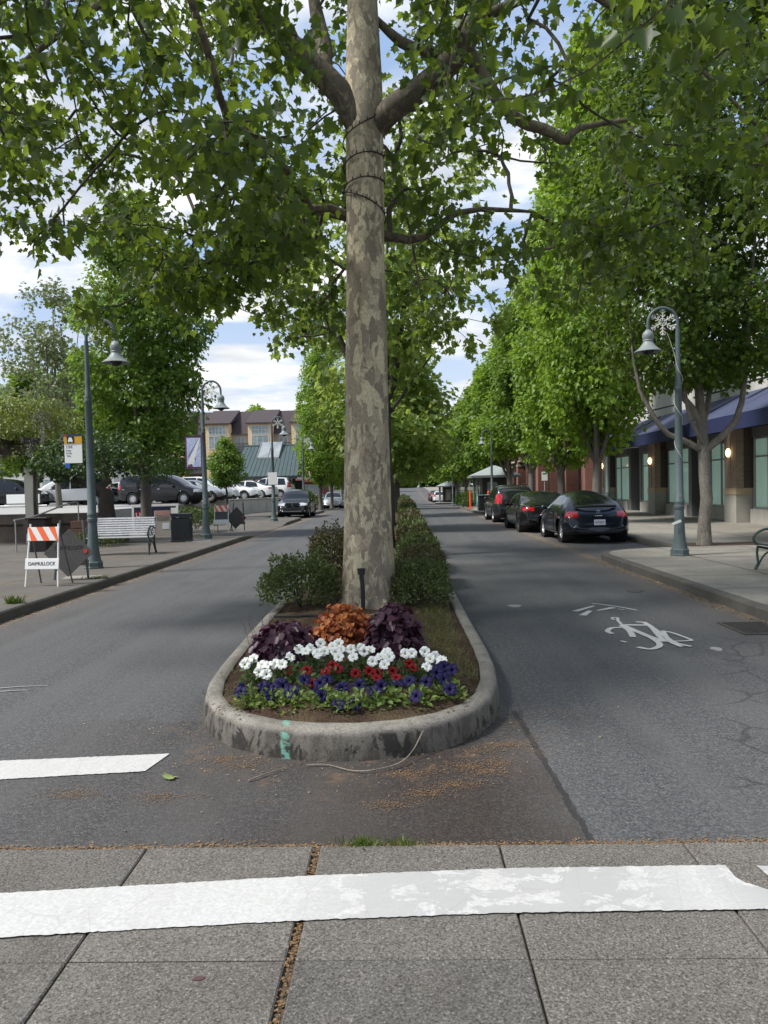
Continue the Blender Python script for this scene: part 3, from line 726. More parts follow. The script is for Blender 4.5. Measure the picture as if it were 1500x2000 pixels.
    for _ in range(16):
        T.append((rng.uniform(-4.5, -1.9)+.43, rng.uniform(9.2, 11.6)-9.6, rng.uniform(4.15, 5.3)-.2))
    for _ in range(14):
        T.append((rng.uniform(.9, 3.6)+.43, rng.uniform(9.6, 11.4)-9.6, rng.uniform(4.5, 5.4)-.2))
    for q in ((-3.85, 8.0, 4.3), (-3.7, 8.1, 4.5), (-3.3, 7.6, 4.35), (-4.25, 10.9, 4.2), (-4.35, 11.0, 4.4), (-4.1, 10.8, 4.05)): T.append((q[0]+.43, q[1]-9.6, q[2]-.2))
    T = np.array(T)
    A, par, rad, fx = skeleton([trunk]+limbs, T, .22, rng, .22, .08, True, .16)
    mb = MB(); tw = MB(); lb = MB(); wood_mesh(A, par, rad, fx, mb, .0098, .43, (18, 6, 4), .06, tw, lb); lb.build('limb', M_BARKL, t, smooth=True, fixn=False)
    # uneven girth, knots, and root flare with ridges at the foot
    for i, v in enumerate(mb.v):
        a = math.atan2(v[1], v[0]); q = 1+.035*mnoise.noise((math.cos(a)*1.6, math.sin(a)*1.6, v[2]*1.3))+.018*mnoise.noise((math.cos(a)*4, math.sin(a)*4, v[2]*4))
        mb.v[i] = (v[0]*q, v[1]*q, v[2])
    for i, v in enumerate(mb.v):
        z = v[2]
        if z < .8 and math.hypot(v[0], v[1]) < .7:
            a = math.atan2(v[1], v[0]); k = 1+(.26*(.5+.5*math.sin(5*a+.8))+.05*math.sin(11*a))*((.8-z)/.8)**1.8
            mb.v[i] = (v[0]*k, v[1]*k, z)
    mb.build('trunk', M_BARKP, t, smooth=True, fixn=False)
    tw.build('branchwork', M_BARKD, t, fixn=False)
    me = scatter(T, 25, .38, .099, rng, .6, PLANE_LEAF, jit=.5, flat=.55)
    link('crown', me, L_PLANE, t)
    # seed balls dangling at the crown's rim
    sb = MB().ball((0, 0, 0), .016, 8, 6); sb.tube([(0, 0, .015), (.01, 0, .06), (.02, .01, .12)], .0018, 3)
    m0 = None
    idx = [i for i in range(len(T)) if T[i][1] < .5 and (T[i][0] < -2.2 or T[i][0] > 2.2)]
    for i in rng.choice(idx, 60, replace=False):
        p = T[i]+rng.normal(0, .15, 3)+np.array((0, 0, -.22))
        if m0 is None: m0 = sb.build('seed_ball', plain('seed_brown', (.035, .028, .018), .9), t, loc=tuple(p)); 
        else:
            c = m0.copy(); COL.objects.link(c); c.parent = t; c.location = p
    return t
main_plane()
# string of small lights wound up the trunk
def light_string():
    m = MB(); pts = []; pi = math.pi
    for keys in ([(4.98, 2.1*pi), (5.2, 1.5*pi), (5.36, pi)], [(5.36, pi), (5.44, 1.5*pi), (5.45, 2*pi), (5.55, 2.5*pi), (5.62, 3*pi), (5.73, 3.5*pi), (5.76, 4*pi), (5.85, 4.5*pi), (5.92, 5*pi), (6.08, 5.5*pi), (6.32, 6*pi)]):
        run = []
        for k in crom([list(k) for k in keys], 16*len(keys)):
            z, a = k; r = .252; run.append((-.385+r*math.cos(a), 9.6+r*math.sin(a), z))
        m.tube(run, .008, 5); pts += run
    m.ball((-.385-.255, 9.6, 5.36), .03, 8, 6)
    for i in range(0, len(pts), 4):
        p = Vector(pts[i]); m.tube([p, p+Vector((0, -.012, .035))], [.008, .006], 5)
    tag(m.build('light_string', plain('dark_wire', (.012, .012, .010), .6), smooth=True), 'dark unlit string of small bulbs wound round the mottled trunk under the fork', 'light string')
light_string()

# ---------- generic trees
def make_tree(seed, h, prof, ncl, per, spread, leaf, lmat, bmat, r0, fork, stems, gap=-.15, tpl=MAPLE_LEAF, clump=.7, hang=.3, outer=.5, spine=True, thin=1, _=0):
    """prof: [(height, crown radius)...]; returns trunk mesh and crown mesh"""
    rng = np.random.default_rng(seed)
    hs, rs = [p[0] for p in prof], [p[1] for p in prof]
    roots = [[(np.array((0, 0, -.1)), r0*1.5), (np.array((0, 0, .12)), r0*1.15), (np.array((0, 0, .5)), r0)] +
             [(np.array((.02*rng.normal(), .02*rng.normal(), .5+(fork-.5)*u)), r0*(1-.12*u)) for u in (.33, .66, 1)]]
    if spine: roots[0] += [(np.array((.06*rng.normal(), .06*rng.normal(), fork+(h*.92-fork)*u)), r0*.62*(1-u)+.015) for u in (.12, .25, .4, .6, .8, 1)]
    for s in stems:
        P = crom([list(p) for p in s], 9); roots.append([(p[:3], p[3]) for p in P])
    T = []; tries = 0
    while len(T) < ncl and tries < ncl*40:
        tries += 1
        z = rng.uniform(hs[0], hs[-1]); r = np.interp(z, hs, rs)
        if rng.random() > (r/max(rs))**1.2: continue
        a = rng.uniform(0, 2*math.pi)
        rr = r*rng.random()**outer*(1+.22*mnoise.noise((math.cos(a)*1.3+seed, math.sin(a)*1.3, z*.55)))
        p = (rr*math.cos(a), rr*math.sin(a), z)
        if mnoise.noise((p[0]*clump+seed*3.1, p[1]*clump, p[2]*clump)) < gap: continue
        T.append(p)
    T = np.array(T)
    sub = T[rng.random(len(T)) < thin]
    A, par, rad, fx = skeleton(roots, sub, .5, rng, .3, -.05)
    mb = MB(); wood_mesh(A, par, rad, fx, mb, .007, .42, (12, 5, 3), .05)
    tm = bpy.data.meshes.new('trunk'); tm.from_pydata(mb.v, [], mb.f); tm.update(); tm.polygons.foreach_set('use_smooth', [True]*len(tm.polygons)); tm.materials.append(bmat)
    cm = scatter(T, per, spread, leaf, rng, hang, tpl, 'crown', np.array((0, 0, (hs[0]+hs[-1])/2)), .7); cm.materials.append(lmat)
    return tm, cm
def tree(name, label, meshes, loc, rz=0, scale=1, mat=None, group=None):
    t = thing(name, label, 'tree', (loc[0], loc[1], ZG(loc[1])+(loc[2] if len(loc) > 2 else .14)), rz, group)
    for nm, me in zip(('trunk', 'crown'), meshes):
        o = link(nm, me, None, t)
        if mat and nm == 'crown': o.material_slots[0].link = 'OBJECT'; o.material_slots[0].material = mat
    t.scale = scale if hasattr(scale, '__len__') else (scale,)*3
    return t
# near maple on the right pavement
tmA = make_tree(3, 16.5, [(3.9, 1.3), (4.7, 2.1), (6, 2.9), (9, 3.0), (13, 2.2), (16.5, .5)], 1900, 24, .42, .125, L_MAPLE, M_BARKM, .148, 2.35,
    [[(0, 0, 2.25, .085), (-.45, -.1, 2.5, .07), (-.95, -.15, 2.72, .062), (-1.3, -.2, 3.2, .055), (-1.65, -.2, 4.0, .04), (-1.8, -.2, 5.5, .025)],
     [(.03, -.05, 2.3, .095), (.4, -.15, 2.62, .085), (.72, -.2, 3.05, .075), (.9, -.2, 3.9, .06), (1.0, -.2, 5.5, .04), (1.2, -.3, 8, .02)],
     [(-.03, -.05, 2.7, .08), (-.3, -.1, 3.3, .075), (-.75, -.1, 3.9, .07), (-.9, -.1, 5, .05), (-1.0, 0, 8, .025)],
     [(-.05, -.1, 2.45, .055), (-.35, -.3, 2.85, .045), (-.55, -.4, 3.4, .04), (-.6, -.4, 4.6, .025)],
     [(.02, 0, 3.0, .07), (.35, .5, 3.8, .06), (.6, .9, 5.5, .04), (.7, 1.0, 9, .02)]], gap=-.16, clump=.62)
tree('maple_tree', 'maple with pale lichened trunk in the right pavement beside the lamp post and near bench', tmA, (7.28, 18.7))
# columnar street trees: two shared builds near, two far
stemsB = lambda s: [[(0, 0, 1.9, .10), (.35*math.cos(a+s), .35*math.sin(a+s), 2.7, .085), (.8*math.cos(a+s), .8*math.sin(a+s), 4.2, .06), (1.0*math.cos(a+s), 1.0*math.sin(a+s), 8, .03)] for a in (0, 1.4, 2.7, 4.1, 5.3)]
tmB = make_tree(5, 16, [(2.5, .9), (3.6, 1.8), (6, 2.3), (10, 2.2), (14, 1.3), (16, .4)], 1500, 16, .45, .17, L_LIME, M_BARKG, .19, 1.9, stemsB(.3), gap=-.12, clump=.75, thin=.35)
tmC = make_tree(8, 16, [(2.4, 1.0), (3.4, 2.0), (6, 2.4), (10, 2.0), (14, 1.1), (16, .3)], 1300, 16, .48, .18, L_LIME, M_BARKG, .20, 2.1, stemsB(1.1), gap=-.10, clump=.8, thin=.35)
tmF = make_tree(13, 12, [(3.2, 1.1), (4.2, 2.2), (6.5, 2.6), (9, 2.0), (12, .4)], 700, 12, .62, .30, L_SIDE, M_BARKG, .18, 2.0, stemsB(.6), gap=-.1, clump=.6, thin=.3)
tmE = make_tree(19, 13, [(3.7, 1.0), (4.6, 2.0), (7, 2.3), (10, 1.8), (13, .4)], 1100, 15, .48, .19, L_LIME, M_BARKG, .19, 3.0, stemsB(2.1), gap=-.10, clump=.75, thin=.35)
tmG = make_tree(17, 9, [(2.3, 1.6), (3.3, 2.7), (5, 3.1), (7.2, 2.2), (9, .5)], 520, 12, .60, .25, L_PLANE2, M_BARKG, .17, 2.2, stemsB(.9), gap=-.08, clump=.6, thin=.3)
GR = 'columnar street trees along the right pavement'
for i, (y, me, s, mat, lab, rz) in enumerate([
    (29.3, tmB, (1, 1, 1.16), None, 'tall yellow green columnar tree behind the navy rounded hatchback', 0),
    (35.9, tmC, (.95, .95, 1.02), None, 'yellow green columnar tree with darker trunk, second beyond the near maple on the right', 1.2),
    (44.0, tmE, (1, 1, 1.06), L_SIDE, 'mid green columnar tree standing before the brick arcade, third beyond the near maple', 2.2),
    (53.0, tmE, (1.05, 1.05, .95), L_LIME, 'mid green columnar tree just in front of the nearer kiosk', 3.3),
    (64.0, tmF, (1, 1, .98), None, 'rounder green tree just past the nearer kiosk on the right', .5),
    (76.0, tmF, (1.05, 1.05, 1), None, 'green tree standing before the far half of the brick arcade', 1.9),
    (89.0, tmF, (1.1, 1.1, 1), L_LIME, 'yellowish tree at the far end of the brick arcade', 4.4),
    (104.0, tmF, (1.15, 1.15, 1), None, 'green tree beside the farther kiosk on the right', 2.9),
    (122.0, tmF, (1.2, 1.2, 1.05), L_LIME, 'distant green tree past the farther kiosk on the right', 5.4)]):
    tree('columnar_tree', lab, me, (7.4, y), rz, s, mat, GR)
# plane trees on down the median
tmP = make_tree(23, 10.5, [(4.0, 1.6), (5, 2.9), (6.5, 3.4), (8.5, 3.0), (10.5, .6)], 300, 15, .38, .17, L_PLANE2, M_BARKD, .22, 3.4,
    [[(0, 0, 3.5, .10), (-.3, -.1, 3.9, .10), (-.75, -.2, 4.6, .09), (-1.1, -.3, 5.4, .075), (-1.15, -.3, 6.6, .05)], [(-1.0, -.25, 5.2, .06), (-1.8, -.4, 5.45, .04), (-2.8, -.5, 5.8, .025)],
     [(0, 0, 3.5, .09), (.25, -.1, 3.9, .09), (.45, -.2, 5.0, .075), (.7, -.2, 6.6, .05)], [(.1, 0, 3.2, .05), (.5, -.2, 3.7, .04), (1.2, -.3, 4.6, .02)], [(0, 0, 4, .08), (.1, .6, 5.5, .06), (.2, 1.0, 8, .03)]], gap=.0, clump=.6, tpl=PLANE_LEAF, thin=.8, outer=.6)
tree('plane_tree', 'second plane tree in the median, dark limbs showing either side of the big trunk', tmP, (-.43, 18.6, .2), 0, (1, 1, 1))
for y, s, rz, lab in ((30, (.92, .92, .86), 1.0, 'plane tree hidden behind the big trunk, third along the median'), (44, (.95, .95, .92), 2.1, 'plane tree in the middle of the median, fourth from the flower bed'),
                  (60, (1, 1, .98), 3.6, 'plane tree in the far half of the median, fifth from the flower bed'), (78, (1.05, 1.05, 1.05), 5, 'plane tree near the far end of the median'), (98, (1.1, 1.1, 1.1), .4, 'last plane tree at the far end of the median')):
    tree('plane_tree', lab, tmG, (-.45, y, .2), rz, s, None, 'plane trees down the median')
# left pavement row
tmL = make_tree(31, 12.3, [(2.9, .9), (3.6, 1.8), (5, 2.25), (8, 2.35), (10.5, 1.7), (12.3, .4)], 1500, 17, .40, .145, L_MAPLE, M_BARKG, .20, 2.3, stemsB(.2), gap=-.12, clump=.8, thin=.4)
tree('columnar_tree', 'leafy green columnar tree with grey trunk behind the slatted bench on the left', tmL, (-9.4, 28, .1), .4, (1, 1, 1), L_SIDE)
for x, y, s, rz, lab in ((-6.6, 62, (.78, .78, .9), 0, 'bright green columnar tree beside the green roofed shelter'), (-6.7, 73, (.8, .8, .92), 2, 'bright green tree behind the light parked car on the left'),
                   (-6.8, 88, (.9, .9, .95), 3, 'green tree farther along the left pavement past the parked cars'), (-7, 106, (1, 1, 1), 4, 'distant green tree in the left row'), (-7, 128, (1.1, 1.1, 1), 5, 'last distant tree in the left row')):
    tree('columnar_tree', lab, tmC if y < 80 else tmF, (x, y), rz, s, L_LIME if y < 80 else None, 'columnar trees along the left pavement')
tmD = make_tree(37, 3.5, [(2.15, 1.8), (2.4, 2.6), (2.8, 2.5), (3.2, 1.6), (3.6, .5)], 190, 16, .36, .12, L_DARK, M_BARKD, .27, 1.6, [[(0, 0, 1.5, .12), (-1, -.2, 2.1, .09), (-2.6, -.3, 2.4, .05)]], gap=0, clump=.9, thin=.6)
tree('dark_tree', 'dark low branching tree with thick black trunk behind the near left lamp post', tmD, (-9.55, 24.6, .1), 0)
tmS = make_tree(41, 11.5, [(4.5, 1.5), (6, 2.8), (8.5, 3.0), (10.5, 2.0), (11.5, .8)], 330, 14, .5, .18, L_PALE, M_BARKG, .15, 2.5, stemsB(.7), gap=.0, clump=.55, thin=.8, outer=.7)
tree('pale_tree', 'thin pale tree with open crown against the sky on the far left', tmS, (-17.6, 39, .9), 0)
for x, y, z0, s, rz, lab in ((-25, 52, .9, (1.25, 1.25, .78), 1, 'rounded green tree at the left picture edge behind the parking lot'), (-19.5, 47, .9, (1.0, 1.0, .80), 2, 'green tree behind the wisteria on the pergola'),
                       (-19, 60, .9, (1.1, 1.1, .62), 3, 'low green tree behind the parked cars left of the banner'), (-33, 60, .9, (1.5, 1.5, .8), 4, 'large green tree far left beyond the lot')):
    tree('round_tree', lab, tmF, (x, y, z0), rz, s, L_SIDE, 'green trees behind the parking lot')
tmR = make_tree(43, 3.6, [(1.0, .5), (1.5, 1.0), (2.4, 1.0), (3.6, .15)], 260, 18, .24, .12, L_DARK, M_BARKD, .06, 1.0, [], gap=-.3, clump=1.2, thin=.3)
tree('small_tree', 'small dark green egg shaped tree in front of the green roofed shelter', tmR, (-10.2, 44.5, .9), 0, 1.05, L_SIDE)
# trees closing the view at the crest
for i, (x, y, s) in enumerate([(-16, 150, 1.3), (-9, 165, 1.2), (-2, 262, 1.5), (6, 258, 1.6), (13, 255, 1.7), (22, 250, 1.7), (-12, 255, 1.7), (-22, 230, 1.8), (-32, 190, 1.8), (-26, 140, 1.5), (9, 140, 1.3), (10, 165, 1.4), (11, 195, 1.5), (-8, 195, 1.4)]):
    tree('far_tree', ['far tree beyond the crest of the street', 'far tree lining the street before its crest'][0 if y > 225 else 1], tmF if i % 2 else tmG, (x, y, -.1), i*1.3, s, L_SIDE if i % 3 else L_LIME, 'far trees closing the street' if y > 225 else 'far trees lining the street')

# ---------- hedges and shrubs (and the green mass on the crest)
def shrub(name, label, cat, loc, dims, n, leaf, mat, seed, group=None, tpl=OVAL_LEAF, lump=.25, stems=True, fill=.35):
    rng = np.random.default_rng(seed)
    d = rng.normal(0, 1, (n, 3)); d /= np.linalg.norm(d, axis=1)[:, None]; d[:, 2] = np.abs(d[:, 2])*1.0-.0
    rad = (1-fill*rng.random(n)**1.5)
    lum = np.array([mnoise.noise((p[0]*2.3+seed, p[1]*2.3, p[2]*2.3)) for p in d])*lump+np.array([mnoise.noise((p[0]*6+seed, p[1]*6, p[2]*6)) for p in d])*lump*.5
    sgn = np.sign(d); q = sgn*np.abs(d)**.72
    pos = q*(rad*(1+lum))[:, None]*np.array([dims[0]/2, dims[1]/2, dims[2]*.82])
    pos[:, 2] += dims[2]*.10
    tip = d*.7+rng.normal(0, .6, (n, 3)); tip[:, 2] += .35
    nrm = d*.8+rng.normal(0, .6, (n, 3)); nrm[:, 2] += .3
    me = leaf_mesh('foliage', pos, tip, nrm, leaf*(1+rng.uniform(-.3, .3, n)), tpl)
    t = thing(name, label, cat, loc, 0, group); link('foliage', me, mat, t)
    if stems:
        m = MB()
        for k in range(14):
            a = rng.uniform(0, 6.28); r = rng.random()**.5*.75; e = np.array((dims[0]/2*r*math.cos(a), dims[1]/2*r*math.sin(a), dims[2]*rng.uniform(.6, 1.0)))
            m.tube([(e[0]*.25, e[1]*.25, -.03), (e[0]*.6, e[1]*.6, e[2]*.45), tuple(e)], [.011, .008, .004], 4)
        m.build('stem', M_BARKD, t, fixn=False)
    return t
L_ROSE = leafmat('rose_leaf', (.042, .066, .020), (.105, .135, .040), (.16, .21, .05), .3)
L_ROSE2 = leafmat('rose_leaf_red', (.045, .042, .018), (.085, .080, .028), (.14, .13, .03), .25)
L_BOX = leafmat('box_leaf', (.035, .062, .014), (.09, .13, .024), (.12, .18, .03), .25)
GM = 'clipped shrubs lining the median'
shrub('rose_shrub', 'wide dark green shrub left of the big trunk, nearest the flower bed', 'shrub', (-1.30, 9.75, .22), (.95, 1.15, .70), 5200, .038, L_ROSE, 1, GM)
shrub('rose_shrub', 'taller olive green shrub left of the big trunk, behind the wide one', 'shrub', (-1.25, 13.2, .22), (.78, 1.6, .86), 3600, .045, L_ROSE2, 2, GM)
for i, (x, y, w, l, h, lab) in enumerate([(.20, 9.75, .80, 1.15, .60, 'dark green shrub right of the big trunk, nearest the flower bed'), (.24, 11.2, .76, 1.5, .66, 'second shrub right of the big trunk, just behind the nearest'),
    (.26, 13.1, .74, 1.8, .72, 'third shrub along the right side of the median'), (.26, 15.6, .74, 2.3, .74, 'fourth shrub along the right side of the median'), (.25, 19, .74, 3.2, .76, 'fifth shrub along the right side of the median'),
    (.25, 23.5, .74, 4.2, .80, 'sixth, longer shrub along the right side of the median'), (.25, 29.5, .8, 6, .85, 'seventh, longer shrub along the right side of the median'), (.25, 39, .8, 10, .9, 'long shrub in the far half of the median'), (.2, 55, 1.0, 14, .95, 'farthest long shrub of the median')]):
    shrub('rose_shrub', lab, 'shrub', (x, y, .22+ZG(y)), (w, l, h), 4200 if i < 3 else (3000 if i < 6 else 2400), .036 if i < 2 else .045+.006*i, L_ROSE if i % 2 == 0 else L_ROSE2, 10+i, GM)
shrub('box_hedge', 'low clipped hedge beside the far left barricade, green with bronze near end', 'hedge', (-8.6, 31.8, .14), (2.3, 2.6, .98), 4200, .07, L_BOX, 30)
shrub('box_hedge', 'low bright green ground hedge behind the left bench', 'hedge', (-9.0, 22.6, .12), (1.5, 1.4, .48), 2200, .05, L_BOX, 31)
shrub('box_hedge', 'dark round clipped bush in front of the nearer kiosk', 'hedge', (4.95, 59.5, .0), (1.7, 2.2, 1.3), 1400, .12, L_SIDE, 32)
shrub('box_hedge', 'small bright round bush by the orange post', 'hedge', (4.75, 55.6, .1), (.9, 1.0, .62), 700, .09, L_BOX, 33)
shrub('box_hedge', 'clipped green hedge behind the light parked car on the left', 'hedge', (-9.0, 76, -.1), (2.4, 3, 1.3), 1200, .13, L_BOX, 34)
shrub('box_hedge', 'dark clipped bush under the brick arcade behind the parked cars', 'hedge', (9.2, 44, .14), (1.6, 3, 1.1), 1000, .1, L_DARK, 35)

for i, (x, y, w, h) in enumerate([(-14, 268, 26, 9), (6, 272, 22, 8), (26, 266, 26, 9)]):
    shrub('far_thicket', ['dense green thicket closing the street at the crest, left of centre', 'dense green thicket at the crest straight ahead', 'dense green thicket closing the street at the crest, right of centre'][i], 'thicket', (x, y, -.6), (w, 9, h), 1900, 1.5, L_SIDE, 60+i, None, MAPLE_LEAF, stems=False)
# ---------- coral bells
L_PURP = leafmat('purple_leaf', (.028, .008, .019), (.092, .038, .060), (.12, .03, .07), .2, .4)
L_AMBER = leafmat('amber_leaf', (.13, .010, .010), (.52, .20, .05), (.5, .12, .03), .3, .4)
def heuchera(label, loc, dims, n, mat, seed, size):
    rng = np.random.default_rng(seed)
    d = rng.normal(0, 1, (n, 3)); d /= np.linalg.norm(d, axis=1)[:, None]; d[:, 2] = np.abs(d[:, 2])
    k = (1-.45*rng.random(n)**1.4)*(1+.12*np.array([mnoise.noise((p[0]*3+seed, p[1]*3, p[2]*3)) for p in d]))
    pos = d*k[:, None]*np.array([dims[0]/2, dims[1]/2, dims[2]]); pos[:, 2] = pos[:, 2]*.92+.03
    tip = d*np.array((1, 1, .2))+rng.normal(0, .4, (n, 3)); tip[:, 2] -= .55
    nrm = d+rng.normal(0, .25, (n, 3)); nrm[:, 2] += .45
    t = thing('coral_bells', label, 'plant', loc, rng.uniform(0, 6), 'coral bells behind the petunias')
    link('foliage', leaf_mesh('foliage', pos, tip, nrm, size*(1+rng.uniform(-.3, .25, n)), LOBED), mat, t)
    m = MB()
    for i in range(0, n, 5): m.tube([(pos[i][0]*.2, pos[i][1]*.2, -.02), pos[i]*np.array((.7, .7, .8)), pos[i]], .0025, 3, caps=False)
    m.build('stem', plain('stem_red', (.10, .03, .03), .6), t, fixn=False); return t
heuchera('mounded dark purple coral bells on the left of the bed', (-1.02, 6.55, .2), (.66, .60, .37), 520, L_PURP, 3, .066)
heuchera('upright dark purple coral bells right of the mottled trunk foot', (-.10, 6.75, .2), (.50, .54, .49), 540, L_PURP, 4, .064)
heuchera('red and amber coral bells in the middle of the bed', (-.58, 7.2, .2), (.62, .62, .43), 760, L_AMBER, 5, .048)
# thin flower stalks by the left coral bells
m = MB(); rr = random.Random(5)
for i in range(7):
    x = -1.3+rr.uniform(-.12, .15); y = 6.9+rr.uniform(-.2, .2); tx = x+rr.uniform(-.12, .05)
    m.tube([(x, y, .2), ((x+tx)/2, y, .38), (tx, y, .5+rr.uniform(-.05, .08))], .002, 3)
    for k in range(10): m.ball((tx+(x-tx)*k*.03+rr.uniform(-.012, .012), y, .5-.014*k+rr.uniform(-.01, .04)), .004, 4, 3)
tag(m.build('flower_stalks', plain('stalk_purple', (.10, .05, .06), .7), fixn=False), 'wispy bare purple flower stalks leaning over the left kerb of the bed', 'plant')

# ---------- petunias
WHITE=[(-0.88,5.84,0.42),(-0.83,5.96,0.45),(-0.78,5.95,0.44),(-0.74,5.99,0.45),(-0.69,5.92,0.44),(-0.68,5.88,0.43),(-0.63,5.92,0.44),(-0.67,6.06,0.47),(-0.58,6.02,0.46),(-0.53,6.06,0.47),(-0.5,5.95,0.45),(-0.51,5.81,0.42),(-0.54,5.9,0.44),(-0.42,5.93,0.45),(-0.4,5.8,0.42),(-0.35,5.97,0.45),(-0.32,5.89,0.44),(-0.27,5.92,0.45),(-0.25,5.71,0.4),(-0.19,5.81,0.42),(-0.15,5.87,0.44),(-0.13,5.81,0.42),(-0.16,5.66,0.39),(-0.12,5.78,0.42),(-0.0,5.84,0.43),(0.05,5.84,0.43),(0.15,5.84,0.44),(0.18,5.73,0.41),(0.16,5.61,0.38),(0.23,5.77,0.42),(0.27,5.7,0.41),(0.26,5.61,0.39),(-1.2,5.81,0.41),(-1.21,5.73,0.39),(-1.17,5.83,0.41),(-1.08,5.72,0.39),(-1.04,5.72,0.39),(-0.99,5.73,0.39),(-0.93,5.72,0.39),(-1.08,5.61,0.36),(-1.02,5.57,0.35)]
RED=[(-0.89,5.73,0.34),(-0.6,5.68,0.34),(-0.51,5.72,0.35),(-0.56,5.8,0.36),(-0.37,5.64,0.33),(-0.27,5.65,0.34),(-0.2,5.64,0.33),(-0.21,5.55,0.32),(-0.07,5.56,0.32),(-0.1,5.67,0.34),(0.06,5.71,0.35),(0.03,5.77,0.36),(-0.68,5.49,0.3),(-0.74,5.7,0.34)]
NAVY=[(-1.14,5.37,0.29),(-1.15,5.3,0.28),(-1.0,5.37,0.29),(-0.96,5.35,0.29),(-0.93,5.27,0.27),(-0.9,5.45,0.31),(-0.86,5.38,0.3),(-0.78,5.32,0.29),(-0.81,5.28,0.28),(-0.72,5.48,0.32),(-0.61,5.42,0.31),(-0.56,5.47,0.32),(-0.6,5.28,0.28),(-0.57,5.22,0.27),(-0.45,5.32,0.29),(-0.43,5.33,0.29),(-0.45,5.12,0.24),(-0.34,5.11,0.24),(-0.33,5.36,0.3),(-0.22,5.25,0.28),(-0.24,5.32,0.29),(-0.17,5.33,0.3),(-0.06,5.39,0.31),(0.02,5.41,0.32),(0.14,5.39,0.31),(0.06,5.18,0.27),(0.22,5.53,0.34),(0.24,5.6,0.35),(0.27,5.43,0.32),(0.33,5.57,0.35),(0.28,5.62,0.36),(0.3,5.27,0.29)]
def petal_mat(name, c, throat, tr):
    def fn(t, co, b):
        s = t.sep(co); r = t.math('POWER', t.math('ADD', t.math('POWER', s[0], 2), t.math('POWER', s[1], 2)), .5)
        t.set(b.inputs['Base Color'], t.mix(t.ramp(t.math('MULTIPLY', r, 20), [(.05, 1.0), (.3, 0.0)]), c, throat))
        b.inputs['Subsurface Weight'].default_value = tr; b.inputs['Subsurface Radius'].default_value = (.02, .02, .02); b.inputs['Subsurface Scale'].default_value = .3
    return pbr(name, fn, rough=.6, spec=.25)
PM = {'white': petal_mat('white_petal', (.86, .86, .80), (.62, .64, .30), 0), 'red': petal_mat('red_petal', (.22, .006, .009), (.03, .0, .003), 0), 'navy': petal_mat('navy_petal', (.009, .005, .050), (.003, .002, .016), 0)}
def flower_mesh(r, mat, seed):
    rng = random.Random(seed); n = 40; m = MB()
    rings = [(.004, -.052), (.006, -.03), (.009, -.012), (.016, -.003), (r*.7, .003), (r, 0)]
    for rad, z in rings:
        for k in range(n):
            a = 2*math.pi*k/n; f = abs(math.sin(2.5*a)); e = (rad/r)**2
            q = rad*(1-.16*e*(1-f**.5)); zz = z+e*(.006*math.sin(5*a+1)+.006*math.sin(9*a+seed)-.006)
            m.v.append((q*math.cos(a), q*math.sin(a), zz))
    m.f = [(i*n+k, i*n+(k+1) % n, (i+1)*n+(k+1) % n, (i+1)*n+k) for i in range(len(rings)-1) for k in range(n)]
    me = bpy.data.meshes.new('flower'); me.from_pydata(m.v, [], m.f); me.update(); me.polygons.foreach_set('use_smooth', [True]*len(me.polygons)); me.materials.append(mat); return me
FM = {k: [flower_mesh(r, PM[k], s) for s in (1, 2, 3)] for k, r in (('white', .043), ('red', .041), ('navy', .050))}
L_PET = leafmat('petunia_leaf', (.045, .085, .022), (.11, .17, .05), (.14, .22, .04), .25)
L_PETB = leafmat('petunia_leaf_bright', (.075, .125, .022), (.18, .25, .055), (.2, .3, .05), .3)
def petunias(kind, flowers, centers, labels, lm, h, dims, seed, nl):
    rng = np.random.default_rng(seed); fl = list(flowers)
    for ci, ((cx, cy), lab) in enumerate(zip(centers, labels)):
        t = thing('petunia', lab, 'flower', (cx, cy, .21), 0, '%s petunias in the bed' % kind)
        n = nl; d = rng.normal(0, 1, (n, 3)); d /= np.linalg.norm(d, axis=1)[:, None]; d[:, 2] = np.abs(d[:, 2])
        pos = d*(rng.random(n)**.4)[:, None]*np.array((dims[0], dims[1], h))
        mine = [f for f in fl if min(range(len(centers)), key=lambda j: abs(centers[j][0]-f[0])*1.0+abs(centers[j][1]-f[1])*.4) == ci]
        # leafy shoots reach up to every bloom
        for f in mine:
            q = np.array((f[0]-cx, f[1]-cy, f[2]-.21)); u = rng.random(8)[:, None]
            pos = np.concatenate([pos, q*u*.92+rng.normal(0, .018, (8, 3))])
        n = len(pos); pos[:, 2] = np.abs(pos[:, 2])
        tip = np.concatenate([d, rng.normal(0, .6, (n-len(d), 3))])+rng.normal(0, .5, (n, 3)); tip[:, 2] += .15
        nrm = rng.normal(0, .5, (n, 3)); nrm[:, 2] += .9; nrm[:, 1] -= .35
        link('foliage', leaf_mesh('foliage', pos, tip, nrm, .042*(1+rng.uniform(-.35, .3, n)), OVAL_LEAF), lm, t)
        st = MB()
        for f in mine:
            q = (f[0]-cx, f[1]-cy-(.05 if kind == 'navy' else 0), f[2]-.21+(.025 if kind == 'navy' else 0))
            o = link('flower', FM[kind][rng.integers(3)], None, t, q)
            face = Vector((rng.normal(0, .5)+(.15*q[0]), -1.0+rng.normal(0, .35), .55+abs(rng.normal(0, .45))))
            o.rotation_euler = (face.to_track_quat('Z', 'Y').to_matrix() @ Matrix.Rotation(rng.uniform(0, 6), 3, 'Z')).to_euler()
            b = Vector(q)-face.normalized()*.05
            st.tube([(q[0]*.3, q[1]*.3, 0), (b.x*.8, b.y*.8, b.z*.6), b], .003, 4)
        if mine: st.build('stem', plain('stem_green', (.10, .16, .04), .6), t, fixn=False)
